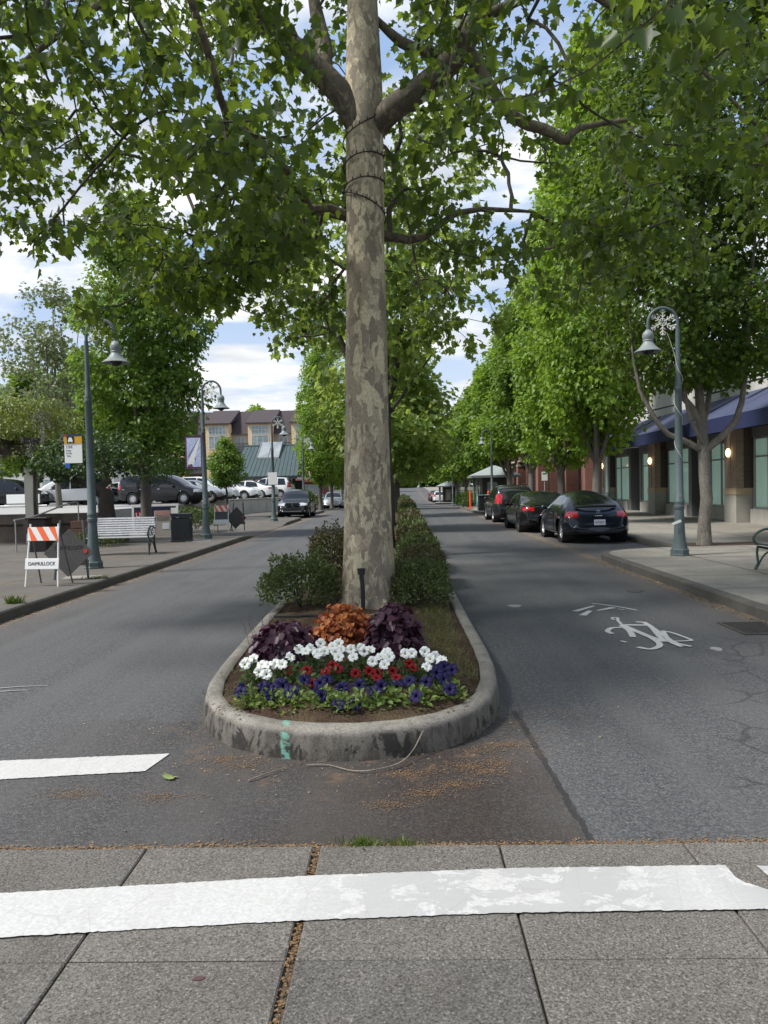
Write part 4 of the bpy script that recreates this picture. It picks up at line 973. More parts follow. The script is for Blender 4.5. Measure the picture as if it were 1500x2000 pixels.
petunias('white', WHITE, [(-1.14, 5.82), (-.94, 5.85), (-.72, 6.0), (-.54, 5.98), (-.34, 5.96), (-.14, 5.85), (.03, 5.92), (.22, 5.75)],
    ['white petunia at the left end of the bed, below the left purple mound', 'white petunia just right of the left end clump, with a red bloom beside it', 'white petunia standing left of the red and amber coral bells', 'white petunia with the densest blooms below the amber leaves',
     'white petunia right of the middle of the white row', 'white petunia left of and below the upright purple coral bells', 'small white petunia below the upright purple coral bells', 'white petunia at the right end of the white row'], L_PET, .19, (.12, .10), 3, 80)
petunias('red', RED, [(-.86, 5.72), (-.71, 5.6), (-.56, 5.74), (-.33, 5.66), (-.16, 5.62), (.04, 5.74)],
    ['red petunia farthest left, a single bloom beside the white ones', 'low dim red petunia between the left single bloom and the large red blooms', 'red petunia with the two largest red blooms left of centre', 'red petunia near the middle of the red row', 'red petunia right of the middle with the lowest red bloom', 'red petunia at the right end of the red row, beside white blooms'], L_PET, .12, (.10, .08), 4, 60)
petunias('navy', NAVY, [(-1.08, 5.30), (-.93, 5.26), (-.80, 5.18), (-.60, 5.22), (-.44, 5.12), (-.28, 5.16), (-.14, 5.22), (.08, 5.22), (.28, 5.42)],
    ['navy petunia at the far left tip of the front row', 'navy petunia second from the left end of the front row', 'navy petunia hanging lowest on the left of the front row', 'navy petunia with the biggest cluster of blue blooms', 'navy petunia trailing farthest forward at the middle of the bed', 'navy petunia right of the middle of the front row', 'navy petunia below the right red blooms', 'leafy navy petunia with few blooms right of centre', 'navy petunia at the right end of the front row, close under white blooms'], L_PETB, .11, (.14, .14), 5, 100)

# ---------- grass, weeds, litter
def blades(name, n, place, lo, hi, mat, seed, w=1.0):
    rng = np.random.default_rng(seed); pos = np.array([place(rng) for _ in range(n)])
    tip = rng.normal(0, .55, (n, 3)); tip[:, 2] = .8+.4*rng.random(n); nrm = rng.normal(0, 1, (n, 3))
    tpl = (BLADE[0]*np.array((w, 1, 1)), BLADE[1])
    return link(name, leaf_mesh(name, pos, tip, nrm, rng.uniform(lo, hi, n), tpl), mat)
L_GRASS = leafmat('grass_blade', (.085, .095, .03), (.19, .19, .07), (.2, .2, .06), .25)
L_WEED = leafmat('weed_leaf', (.05, .09, .015), (.13, .18, .03), (.15, .22, .03), .25)
def pg(rng):
    y = rng.uniform(5.9, 9.6); x = rng.uniform(.12, .56)-.12*rng.random()*(y > 6.5)
    return (x, y, .2)
tag(blades('grass', 3600, pg, .03, .085, L_GRASS, 1, .7), 'thin yellowing grass on the right side of the median bed', 'grass', kind='stuff')
tag(blades('dry_grass', 900, lambda r: (r.uniform(-1.5, -.9), r.uniform(5.5, 9.0), .2), .02, .06, L_GRASS, 2, .7), 'sparse dry grass on the left side of the median bed', 'grass', kind='stuff')
def tuft(label, x, y, z, rad, n, hgt, seed):
    tag(blades('weed', n, lambda r: (x+r.normal(0, rad), y+r.normal(0, rad*.35), z), hgt*.5, hgt, L_WEED, seed, 1.7), label, 'weed', None)
tuft('green weed in the joint right of the wide brown slab joint', -.22, 3.56, .015, .045, 110, .06, 3)
tuft('smaller green weed beside it in the crossing joint, to the right', -.03, 3.56, .015, .05, 80, .05, 4)
tuft('grass clump on the left kerb at the picture edge', -5.62, 10.9, .14, .07, 90, .16, 5)
tuft('grass clump on the left kerb in front of the lamp post', -5.6, 13.9, .14, .12, 90, .10, 6)
def flakes(name, n, place, lo, hi, mat, seed):
    rng = np.random.default_rng(seed); pos = np.array([place(rng) for _ in range(n)])
    tip = rng.normal(0, 1, (n, 3)); tip[:, 2] *= .12; nrm = rng.normal(0, .15, (n, 3)); nrm[:, 2] += 1
    return link(name, leaf_mesh(name, pos, tip, nrm, rng.uniform(lo, hi, n), DIAMOND), mat)
M_CHAFF = leafmat('chaff', (.16, .10, .045), (.42, .34, .20), (.2, .15, .08), .1)
M_RUST = leafmat('rust_fluff', (.12, .068, .035), (.30, .19, .10), (.2, .12, .06), .1)
def pl1(r):
    a = r.uniform(math.pi*.95, math.pi*2.05); q = 1.0+abs(r.normal(0, .42)); return (-.4+1.12*q*math.cos(a), 5.75+1.02*q*math.sin(a), .006)
tag(flakes('leaf_litter', 420, lambda r: (lambda p: p if p[1] > 3.58 else (p[0], 3.6+r.random()*.9, .006))(pl1(r)), .006, .02, M_CHAFF, 1), 'pale plane tree chaff scattered over the asphalt before the island', 'litter', kind='stuff')
RC = [(.50, 4.88), (.52, 4.66), (.48, 4.5), (.30, 4.32), (.1, 4.2), (-.1, 4.05), (.35, 4.6), (-1.15, 4.78), (-1.0, 4.66), (.0, 4.5), (.66, 4.98), (-1.4, 4.2), (-1.9, 4.25)]
def pl2(r):
    c = RC[r.integers(len(RC))]; return (c[0]+r.normal(0, .10)*(.4+r.random()), c[1]+r.normal(0, .05)*(.4+r.random()), .004+abs(r.normal(0, .0015)))
tag(flakes('catkin_fluff', 5200, pl2, .004, .012, M_RUST, 2), 'rusty catkin fluff drifted round the island nose', 'litter', kind='stuff')
def pl3(r):
    x = r.uniform(-2.2, 1.9)
    return (x, 3.565+abs(r.normal(0, .022+.03*max(0, mnoise.noise((x*1.7, 3, 1))))), .008)
tag(flakes('joint_litter', 2200, pl3, .006, .02, M_RUST, 3), 'brown needles and moss along the crossing joint', 'litter', kind='stuff')
tag(flakes('slab_joint_moss', 500, lambda r: (-.433+r.normal(0, .012), r.uniform(2.2, 3.55) if r.random() > .0 else 0, .014+r.random()*.006), .006, .018, M_RUST, 8), 'brown moss filling the wide slab joint', 'litter', kind='stuff')
def pl4(r):
    L = r.random() < .55
    y = r.uniform(6, 27) if L else r.uniform(6, 17.5)
    dd = abs(r.normal(0, .10))*(1+.8*mnoise.noise((y*.8, L*5, 0)))
    return ((-5.38+dd) if L else (4.30-dd), y, .006)
tag(flakes('gutter_litter', 1600, pl4, .015, .05, M_CHAFF, 4), 'dry tan litter lying along both gutters', 'litter', kind='stuff')
tag(flakes('mulch_chips', 2600, lambda r: (r.uniform(-1.35, .5), r.uniform(5.0, 8.8), .222+r.random()*.012), .012, .035, leafmat('mulch_chip', (.030, .018, .012), (.13, .085, .05), (.05, .03, .02), .05), 5), 'dark bark mulch chips over the bed', 'mulch', kind='stuff')
# fallen leaf and bare twigs
fr = np.random.default_rng(1)
tag(link('fallen_leaf', leaf_mesh('fallen_leaf', np.array([(-1.42, 4.44, .012)]), np.array([(.25, 1, .1)]), np.array([(.15, -.2, 1)]), np.array([.085]), PLANE_LEAF), leafmat('yellow_leaf', (.30, .38, .14), (.30, .38, .14), (.2, .25, .05), .2)), 'single pale green leaf fallen on the asphalt below the left stripe', 'leaf')
tag(MB().tube(crom([(-.93, 4.395, .012), (-.84, 4.49, .018), (-.74, 4.60, .012)], 8), [.005]*4+[.0035]*4, 6).build('twig', mottled('twig_grey', (.13, .11, .085), (.24, .21, .17), 30, .9, .2), smooth=True), 'short pale stick lying left in front of the island kerb', 'twig')
tag(MB().tube(crom([(-.62, 4.63, .012), (-.49, 4.63, .014), (-.33, 4.53, .012), (-.2, 4.52, .02), (-.05, 4.60, .03), (.03, 4.72, .06), (.085, 4.82, .12), (.125, 4.90, .17)], 28), [.0038+.001*math.sin(i*.9) for i in range(28)], 6).build('twig', MATS['twig_grey'], smooth=True), 'long curved bare twig lying against the front of the island kerb', 'twig')
tag(MB().tube(crom([(-.7, 8.2, .24), (-.55, 8.35, .27), (-.2, 8.6, .3), (-.05, 8.75, .33)], 12), .014, 6).build('root_stub', MATS['twig_grey'], smooth=True), 'pale root stub poking from the soil at the foot of the big trunk', 'root')
# ================================================================ STREET FURNITURE
M_POST = mottled('post_paint', (.060, .085, .090), (.095, .125, .130), 6, .5, .05, 60, spec=.4)
M_SHADE = mottled('shade_paint', (.16, .19, .195), (.22, .25, .25), 5, .5, 0, 60)
M_BULB = plain('dark_globe', (.012, .012, .014), .15)
M_WHITE = plain('white_plastic', (.78, .78, .76), .45)
M_DKMETAL = plain('dark_metal', (.02, .024, .026), .45)
M_STEEL = mottled('galvanised', (.32, .32, .31), (.44, .44, .43), 6, .45, 0, 50, metal=.6)

# ---------- lamp posts
lp_first = None
def lamp_post(x, y, arm, label):
    """arm = +1 / -1 : side the arm bends to"""
    global lp_first
    if lp_first is None:
        t = thing('lamp_post', label, 'street lamp', (x, y, .14+ZG(y)), 0, 'grey green lamp posts along the street')
        m = MB().lathe([(.205, 0), (.205, .03), (.195, .035), (.195, .13), (.18, .145)], 8); m.build('base', M_POST, t, bevel=.004)
        m = MB().lathe([(.165, .14), (.15, .18), (.128, .30), (.112, .45), (.098, .75), (.090, .98)], 24, caps=False)
        m.build('foot', M_POST, t, smooth=True)
        m = MB().lathe([(.098, .97), (.105, .985), (.105, 1.04), (.095, 1.05), (.095, 1.10), (.104, 1.11), (.104, 1.15), (.088, 1.17), (.080, 2.2), (.066, 3.45), (.074, 3.46), (.074, 3.50), (.066, 3.52), (.072, 3.54), (.072, 3.58), (.06, 3.62), (.050, 3.80), (.044, 4.72)], 20)
        m.build('pole', M_POST, t, smooth=True)
        pts = [(0, 0, 4.70), (0, 0, 4.82)]+[(.305-.305*math.cos(a), 0, 4.83+.32*math.sin(a)) for a in np.linspace(.1, math.pi, 15)]+[(.61, 0, 4.70)]
        MB().tube(pts, .033, 10).build('arm', M_POST, t, smooth=True)
        m = MB().lathe([(.05, 4.70), (.07, 4.675), (.105, 4.64), (.118, 4.58), (.112, 4.525), (.10, 4.50), (.108, 4.49), (.108, 4.475), (.098, 4.465), (.105, 4.44), (.15, 4.37), (.215, 4.305), (.275, 4.265), (.278, 4.25), (.268, 4.25), (.20, 4.30), (.10, 4.40)], 28, (.61, 0, 0))
        m.build('lamp_shade', M_SHADE, t, smooth=True)
        MB().ball((.61, 0, 4.275), (.115, .115, .10), 16, 10).build('globe', M_BULB, t, smooth=True)
        lp_first = t
    else: t = dup(lp_first, (x, y, .14+ZG(y)), None, label)
    t.rotation_euler = (0, 0, 0 if arm > 0 else math.pi); return t
LX = -6.47
lamps = [lamp_post(LX, 15.86, 1, 'grey green lamp post rising in front of the left bench, behind the near barricade'),
    lamp_post(LX, 25.1, 1, 'lamp post between the litter bin and the far barricade, carrying the sailboat banner'),
    lamp_post(LX+.1, 37.9, 1, 'lamp post just left of the parked black front-facing car'),
    lamp_post(LX-.2, 52, 1, 'lamp post to the right of the green roofed shelter'),
    lamp_post(LX-.3, 64, 1, 'lamp post in front of the light parked car, nearest the big trunk on its left'),
    lamp_post(5.78, 16.17, -1, 'grey green lamp post on the right pavement beside the pale maple trunk'),
    lamp_post(5.9, 50.5, -1, 'lamp post standing in front of the nearer kiosk'),
    lamp_post(5.8, 88, -1, 'lamp post standing in front of the farther kiosk'),
    lamp_post(8.9, 33.5, -1, 'lamp post half hidden in leaves before the navy awnings')]
# snowflake decorations hanging in the arches
sf_first = None
def snowflake(x, y, z, label, rz=0):
    global sf_first
    if sf_first is None:
        t = thing('snowflake_decoration', label, 'decoration', (x, y, z), rz, 'white snowflake decorations in the lamp arches')
        m = MB(); r = .26
        for k in range(6):
            a = math.pi/2+k*math.pi/3; d = Vector((math.cos(a), 0, math.sin(a))); n = Vector((-d.z, 0, d.x))
            m.tube([d*.03, d*r], .012, 6)
            for q, l in ((.10, .07), (.17, .085), (.225, .06)):
                for s in (-1, 1): m.tube([d*q, d*(q+l*.7)+n*s*l*.7], .010, 6)
            m.ball(d*r, .018, 8, 6)
        m.tube([Vector((.075*math.cos(a), 0, .075*math.sin(a))) for a in np.linspace(0, 2*math.pi, 13)[:-1]], .010, 6, closed=True)
        m.build('flake', plain('frost_plastic', (.62, .62, .57), .5), t, smooth=True)
        MB().tube([(0, 0, .26), (0, 0, .30)], .006, 5).build('hook', M_DKMETAL, t)
        sf_first = t
    else: t = dup(sf_first, (x, y, z), rz, label)
    return t
for (x, y, s, lab) in ((LX, 15.86, 1, 'white snowflake hanging in the arch of the lamp post in front of the left bench'), (LX, 25.1, 1, 'white snowflake in the arch of the lamp post with the sailboat banner'),
    (LX+.1, 37.9, 1, 'white snowflake in the lamp arch before the green shelter roof'), (LX-.2, 52, 1, 'white snowflake in the lamp arch right of the green roofed shelter'), (LX-.3, 64, 1, 'white snowflake in the lamp arch nearest the big trunk on its left'),
    (5.78, 16.17, -1, 'white snowflake hanging in the arch of the lamp post by the pale maple')):
    snowflake(x+s*.305, y, .14+ZG(y)+4.855, lab)
# white cord trailing from the right snowflake, wound down the post
pts = [(-.22, 0, 4.64), (-.17, 0, 4.5), (-.08, -.02, 4.2), (-.04, -.05, 3.95)]
for k in np.linspace(0, 1, 40): pts.append((.075*math.cos(-1.8+k*19)*(1+.2*(1-k)), .085*math.sin(-1.8+k*19), 3.85-k*2.6))
tag(MB().tube(pts, .0045, 5).build('white_cord', plain('cord_white', (.55, .55, .52), .5), smooth=True, loc=(5.78, 16.17, .14)), 'white light cord trailing from the right snowflake and wound down the lamp post', 'cord')
m = MB().box((0, 0, 0), (.20, .012, .05), 0, 0, -.35); tag(m.build('paper_tag', M_WHITE, loc=(5.67, 16.03, .84)), 'curled white paper tag taped to the lamp post beside the maple', 'tag')

# ---------- bus stop sign on the near left lamp post
t = thing('bus_stop_sign', 'white and yellow bus stop sign with a bus symbol, on the near left lamp post', 'sign', (-6.79, 15.8, 2.64))
MB().box((0, 0, 0), (.37, .014, .60)).build('panel', M_WHITE, t, bevel=.003)
MB().box((0, -.010, .275), (.37, .006, .05)).build('navy_band', plain('navy_sign', (.01, .03, .07), .4), t)
MB().box((0, -.010, .175), (.37, .006, .15)).build('yellow_band', plain('yellow_sign', (.62, .33, .015), .4), t)
MB().box((-.05, -.016, .185), (.15, .006, .14)).build('symbol_plate', plain('black_sign', (.01, .01, .012), .4), t, bevel=.002)
m = MB().box((-.05, -.0215, .20), (.075, .005, .03)).box((-.05, -.0215, .165), (.095, .005, .04)).box((-.085, -.0215, .138), (.018, .005, .014)).box((-.015, -.0215, .138), (.018, .005, .014)).box((-.05, -.0215, .222), (.06, .005, .014))
m.build('bus_symbol', M_WHITE, t)
MB().lathe([(.024, -.002), (.024, .003)], 14, (-.15, -.018, .272), 'Y').build('red_dot', plain('red_sign', (.45, .02, .02), .4), t)
M90 = Matrix.Rotation(math.pi/2, 4, 'X')
text('route_number', '194', .095, plain('grey_ink', (.22, .23, .24), .5), t, Matrix.Translation((-.09, -.009, .035)) @ M90)
for k, (s, w) in enumerate((('Route', .10), ('To City', .12), ('Stop', .08))): text('lettering', s, .045, MATS['grey_ink'], t, Matrix.Translation((-.10, -.009, -.035-.055*k)) @ M90, width=w)
MB().box((-.13, -.004, -.35), (.10, .012, .085)).build('blue_tag', plain('blue_sign', (.02, .10, .42), .4), t)
MB().box((.12, .0, -.35), (.14, .02, .03)).box((.19, .02, .2), (.04, .03, .03)).box((.19, .02, -.2), (.04, .03, .03)).build('bracket', M_DKMETAL, t)

# ---------- sailboat banner on the second lamp post
t = thing('street_banner', 'purple framed fabric banner showing a white sail on pale blue, hung on the lamp post', 'banner', (-6.80, 25.1, 2.97))
MB().box((0, 0, 0), (.56, .012, 1.05)).build('border', plain('banner_purple', (.12, .03, .10), .7), t)
MB().box((0, -.008, .01), (.46, .006, .95)).build('cloth', mottled('banner_sky', (.34, .40, .62), (.48, .53, .70), 2, .7, 0, 10), t)
m = MB()
m.add([(-.20, -.013, -.30), (.17, -.013, .44), (.22, -.013, .47), (-.02, -.013, -.42), (-.16, -.013, -.46)], [(0, 1, 2, 3, 4)]); m.build('sail', plain('banner_sail', (.72, .72, .74), .7), t, fixn=False)
m = MB().add([(-.215, -.015, -.16), (-.19, -.015, -.17), (.17, -.015, .44), (.165, -.015, .45)], [(0, 1, 2, 3)]).add([(-.2, -.0155, -.40), (-.06, -.0155, -.36), (-.05, -.0155, -.45), (-.2, -.0155, -.46)], [(0, 1, 2, 3)]).add([(.02, -.0155, -.22), (.04, -.0155, -.14), (.05, -.0155, -.24)], [(0, 1, 2)])
m.build('hull_shape', plain('banner_dark', (.10, .07, .10), .7), t, fixn=False)
MB().tube([(-.29, 0, .54), (.33, 0, .54)], .012, 6).tube([(-.29, 0, -.54), (.33, 0, -.54)], .012, 6).build('bracket', M_DKMETAL, t)

# ---------- barricades and diamond signs
M_ORANGE = plain('safety_orange', (.80, .13, .03), .5)
def stripes_board(w, h, par, n=5):
    """slanted orange stripes 2 mm proud of a white board, in the board's own plane (x, z)"""
    m = MB(); sw = w/ (n-.0); sl = h*.62
    for k in range(-1, n+1):
        if k % 2: continue
        x0 = -w/2+k*sw-.0; P = []
        quad = [(x0+sl*.5, -h/2), (x0+sw+sl*.5, -h/2), (x0+sw-sl*.5, h/2), (x0-sl*.5, h/2)]
        for (x, z) in quad: P.append((max(-w/2+.002, min(w/2-.002, x)), -.0135, z))
        if max(p[0] for p in P)-min(p[0] for p in P) > .02: m.add(P, [(0, 1, 2, 3)])
    return m.build('stripes', M_ORANGE, par, fixn=False)
def barricade(label, x, y, rz, z, words, dim):
    t = thing('barricade', label, 'barricade', (x, y, z), rz, 'folding white barricades on the left pavement')
    wt, wb, h, tilt = .50, .58, 1.06, R(8)
    M_LEG = plain('barricade_white', (.74, .74, .73), .5)
    for s in (-1, 1):
        MB().tube([(s*wb/2, -.16, 0), (s*wt/2, 0, h)], .016, 8).build('leg', M_LEG, t, smooth=True)
        MB().tube([(s*wb/2, .34, 0), (s*wt/2, .0, h-.05)], .014, 8).build('leg', plain('leg_grey', (.08, .085, .09), .5), t, smooth=True)
    def board(nm, zc, hh, w):
        yy = -.16+.16*zc/h-.022
        o = MB().box((0, 0, 0), (w, .02, hh)).build(nm, M_LEG, t, bevel=.003)
        o.location = (0, yy, zc); o.rotation_euler = (-math.atan2(.16, h), 0, 0); return o
    b = board('striped_board', .89, .235, .56); stripes_board(.56, .235, b)
    b2 = board('lower_board', .385, .185, .60)
    if words: text('lettering', words, .085, plain('stencil_black', (.02, .02, .02), .6), b2, Matrix.Translation((0, -.0125, 0)) @ M90, width=.48)
    return t
barricade('orange striped white barricade at the left front, with stencilled lettering on its lower board', -6.14, 13.02, R(-4), .14, 'DAIMULLOCK', 0)
barricade('far orange striped barricade with a dark panel, beyond the lamp post with the banner', -6.83, 28.9, R(-6), .14, None, 0)
def diamond(label, x, y, z, rz, words, tilt=10):
    t = thing('diamond_sign', label, 'sign', (x, y, z), rz, 'dark diamond signs seen from behind')
    s = .44
    q = MB().add([(0, -.006, -s), (s*1.0, -.006, 0), (0, -.006, s), (-s, -.006, 0), (0, .006, -s), (s, .006, 0), (0, .006, s), (-s, .006, 0)], [(0, 1, 2, 3), (7, 6, 5, 4), (0, 4, 5, 1), (1, 5, 6, 2), (2, 6, 7, 3), (3, 7, 4, 0)])
    o = q.build('plate', mottled('sign_back', (.045, .042, .040), (.07, .066, .062), 4, .5, 0, 40), t, bevel=.002); o.location = (0, 0, .50); o.rotation_euler = (-R(tilt), 0, 0)
    if words: text('lettering', words, .10, plain('stencil_black', (.02, .02, .02), .6), o, Matrix.Translation((0, -.0085, .09)) @ M90, width=.50)
    MB().lathe([(.035, -.004), (.035, .004)], 12, (.30, -.012, .02), 'Y').build('reflector', plain('red_reflector', (.55, .02, .015), .3), o)
    for sx in (-1, 1): MB().tube([(sx*.10+.26*sx, .02, 0), (sx*.26, .25, 1.08)] if False else [(sx*.30, .10, 0), (sx*.20, .22, 1.08)], .022, 6).build('leg', plain('leg_grey', (.08, .085, .09), .5), t)
    MB().box((0, .13, .30), (.62, .02, .10)).build('cross_bar', plain('bar_grey', (.20, .20, .20), .5), t)
    return t
diamond('dark back of a diamond sign leaning behind the near barricade, red reflector at its right', -6.06, 13.75, .14, R(6), 'DAIMULLOCK')
diamond('dark back of a diamond sign behind the far barricade', -6.45, 29.6, .14, R(-16), None)
# dark panel in the far barricade
tag(MB().box((0, 0, 0), (.50, .015, .40)).build('message_panel', mottled('slate', (.05, .052, .055), (.13, .13, .13), 5, .6, 0, 20), loc=(-6.83, 28.87, .74), bevel=.003), 'dark smudged panel standing between the legs of the far barricade', 'panel')

# ---------- left bench: slatted, facing the road, scrolled end frames
M_SLAT = mottled('bench_slat', (.32, .32, .33), (.46, .46, .47), 5, .38, 0, 40, metal=.2)
M_IRON = mottled('cast_iron', (.018, .026, .026), (.04, .052, .052), 9, .45, .1, 60)
def ring(m, c, r, w, n=20, a0=0, a1=2*math.pi, sq=1):
    pts = [(c[0], c[1]+r*math.cos(a), c[2]+r*sq*math.sin(a)) for a in np.linspace(a0, a1, n)]
    m.tube(pts, w, 6); return m
def bench(label, loc, rz, L, slat_mat, iron, slatn=7, ends=2):
    t = thing('bench', label, 'bench', loc, rz)
    # local: x along the bench, seat opens to -y
    for k in range(4):
        y = -.22+.115*k; MB().box((0, y, .43+.010*abs(k-1.5)), (L, .085, .022)).build('seat_slat', slat_mat, t, bevel=.003)
    for k in range(slatn):
        z = .50+k*.058; y = .20+.04*k*.6
        MB().box((0, y, z), (L, .02, .044), 0, R(-20)).build('back_slat', slat_mat, t, bevel=.003)
    MB().tube([(-L/2, .16, .30), (L/2, .16, .30)], .012, 6).build('tie_rod', iron, t)
    for s in ((-1, 1) if ends == 2 else (-1, 0, 1)):
        x = s*(L/2-.02); m = MB()
        m.tube([(x, -.30, 0), (x, -.25, .12), (x, -.27, .30), (x, -.25, .42)], [.030, .022, .022, .024], 8)
        m.tube([(x, .36, 0), (x, .28, .15), (x, .22, .32), (x, .20, .45), (x, .30, .70), (x, .37, .92)], [.030, .022, .022, .024, .022, .02], 8)
        m.tube([(x, -.26, .40), (x, -.05, .36), (x, .21, .40)], .022, 8)
        m.tube(crom([(x, -.26, .05), (x, -.15, .25), (x, 0, .32), (x, .14, .25), (x, .28, .06)], 12), .016, 6)
        m.tube(crom([(x, .27, .64), (x, .10, .70), (x, -.12, .70), (x, -.27, .63), (x, -.33, .53), (x, -.27, .44)], 16), .022, 8)
        m.build('end_frame', iron, t, smooth=True)
        if s and ends == 2:
            m = MB(); ring(m, (x, -.13, .56), .085, .012, 18); ring(m, (x, .06, .57), .07, .012, 18); m.build('scroll', iron, t, smooth=True)
    return t
bench('long white slatted bench with dark iron end frames behind the near left lamp post', (-7.15, 19.25, .14), R(2), 1.62, M_SLAT, M_IRON, 8)
M_GSLAT = mottled('green_slat', (.03, .04, .04), (.06, .075, .075), 6, .4, .1, 50, metal=.2)
b2 = bench('dark green iron bench cut by the right picture edge, facing the road', (6.36, 12.62, .14), R(-90), 1.5, M_GSLAT, mottled('green_iron', (.03, .055, .05), (.06, .09, .085), 8, .45, .1, 60), 7, 3)

# ---------- litter bin, sandwich board, other left side pieces
t = thing('litter_bin', 'square black ribbed litter bin between the bench and the second lamp post', 'bin', (-6.94, 23.95, .14), R(8))
M_BIN = mottled('bin_black', (.016, .018, .020), (.03, .034, .036), 7, .45, .1, 60)
MB().prism([(-.28, -.26), (.28, -.26), (.28, .26), (-.28, .26)], .05, .74).build('body', M_BIN, t, bevel=.02)
m = MB()
for s, ax in ((-1, 0), (1, 0), (-1, 1), (1, 1)):
    for k in range(9):
        u = -.24+.06*k
        if ax == 0: m.box((u, s*.268, .38), (.030, .02, .60))
        else: m.box((s*.288, u*.95, .38), (.02, .030, .60))
m.build('ribs', M_BIN, t)
MB().prism([(-.31, -.29), (.31, -.29), (.31, .29), (-.31, .29)], .0, .06).build('plinth', M_BIN, t, bevel=.01)
m = MB().box((0, -.268, .80), (.58, .03, .07)).box((0, .268, .80), (.58, .03, .07)).box((-.275, 0, .80), (.03, .5, .07)).box((.275, 0, .80), (.03, .5, .07)).box((0, 0, .86), (.62, .58, .05))
m.build('lid', M_BIN, t, bevel=.008)
t = thing('sandwich_board', 'folding tan sandwich board with a pink heading standing left of the litter bin', 'sign board', (-8.55, 27.2, .14), R(22))
for s in (-1, 1):
    o = MB().box((0, 0, .46), (.58, .025, .92)).build('board', mottled('board_tan', (.36, .32, .27), (.46, .42, .36), 3, .6, 0), t, bevel=.004); o.location = (0, s*.20, 0); o.rotation_euler = (s*R(12), 0, 0)
    if s < 0:
        MB().box((0, -.016, .83), (.54, .006, .16)).build('heading', plain('board_pink', (.48, .26, .22), .6), o); MB().box((-.0, -.016, .64), (.44, .006, .14)).build('picture', mottled('board_dark', (.12, .09, .07), (.3, .25, .2), 12, .6, 0), o)
        MB().box((.08, -.016, .36), (.24, .006, .22)).build('notice', plain('board_white', (.7, .72, .76), .5), o)
t = thing('campaign_sign', 'navy banner reading US in white on a white frame, behind the left columnar tree', 'sign', (-9.5, 30.4, .02), R(4))
MB().box((-.35, 0, .86), (1.75, .03, .48)).build('panel', plain('navy_banner', (.015, .012, .055), .5), t, bevel=.003)
MB().box((-.35, 0, 1.16), (1.85, .05, .08)).build('top_rail', M_WHITE, t, bevel=.004)
for s in (-1.22, .52): MB().box((s, 0, .56), (.09, .05, 1.12)).build('post', M_WHITE, t, bevel=.004)
MB().box((-.95, -.018, .78), (.36, .006, .28)).build('red_patch', plain('sign_crimson', (.30, .01, .06), .5), t)
text('lettering', 'US', .24, M_WHITE, t, Matrix.Translation((-.95, -.025, .78)) @ M90, width=.32)
MB().box((.40, -.018, .90), (.26, .006, .30)).build('white_patch', M_WHITE, t)
t = thing('notice_sign', 'small white notice on a short white post left of the navy banner', 'sign', (-9.9, 25.15, .3))
MB().box((0, 0, .95), (.34, .03, .42)).build('panel', M_WHITE, t, bevel=.004); MB().box((0, 0, .4), (.06, .04, .8)).build('post', M_WHITE, t)
MB().lathe([(.07, -.003), (.07, .003)], 14, (0, -.020, 1.02), 'Y').build('emblem', plain('emblem_green', (.25, .38, .3), .5), t)
text('lettering', 'PARK', .09, MATS['grey_ink'], t, Matrix.Translation((0, -.018, .86)) @ M90)
t = thing('brown_bin', 'dark brown square bin beside the handrail, behind the near barricade', 'bin', (-10.0, 20.9, .13), R(6))
MB().prism([(-.24, -.2), (.24, -.2), (.27, .22), (-.27, .22)], .0, .90).build('body', mottled('bin_brown', (.012, .008, .007), (.025, .016, .014), 6, .5, 0), t, bevel=.015); MB().box((0, 0, .93), (.58, .5, .05)).build('lid', MATS['bin_brown'], t, bevel=.01)
t = thing('handrail', 'thin grey metal handrail sloping up in front of the retaining wall on the left', 'handrail', (-10.5, 20.6, .14))
MB().tube(crom([(-.05, 0, .88), (.1, .8, .95), (.2, 2.2, 1.18), (.28, 3.0, 1.30), (.34, 3.25, 1.28)], 16), .025, 8).build('rail', M_STEEL, t, smooth=True)
MB().tube([(-.04, .05, 0), (-.04, .05, .88)], .02, 8).build('post', M_STEEL, t, smooth=True); MB().tube([(.34, 3.25, 0), (.34, 3.25, 1.28)], .02, 8).build('post', M_STEEL, t, smooth=True)
# retaining wall
def wallfn(t, co, b):
    n = t.noise(t.scale(co, (1, 1, .6)), 2.2, 5, .65); f = t.noise(co, 40, 3, .7)
    c = t.mix(t.ramp(n, [(.3, 0.0), (.7, 1.0)]), (.085, .066, .052), (.19, .155, .125)); c = t.mix(t.ramp(f, [(.4, .4), (.6, 0.0)]), c, (.04, .032, .026))
    t.set(b.inputs['Base Color'], c); bump(t, b, t.math('ADD', f, n), .6, .02)
M_WALL = pbr('wall_brown', wallfn, rough=.9)
t = thing('retaining_wall', 'low brown stone retaining wall below the parking lot on the left', 'wall', (-20, 25.15, .0))
MB().box((0, .1, .36), (20.6, .24, .72)).build('lower_course', M_WALL, t, bevel=.01); MB().box((0, .06, .90), (20.6, .30, .34)).build('upper_course', M_WALL, t, bevel=.015)
MB().box((0, -.02, .70), (20.5, .06, .05)).build('ledge', mottled('ledge_dark', (.03, .024, .02), (.05, .04, .03), 4, .9, 0), t)
t = thing('timber_planter', 'dark timber planter box at the right end of the retaining wall', 'planter', (-9.5, 23.9, .13)); 
for k in range(3): MB().box((0, 0, .14+.24*k), (1.5, .9, .225)).build('plank', mottled('old_timber', (.06, .032, .022), (.11, .06, .042), 3, .85, .3, 40, stretch=(.2, 1, 2)), t, bevel=.01)
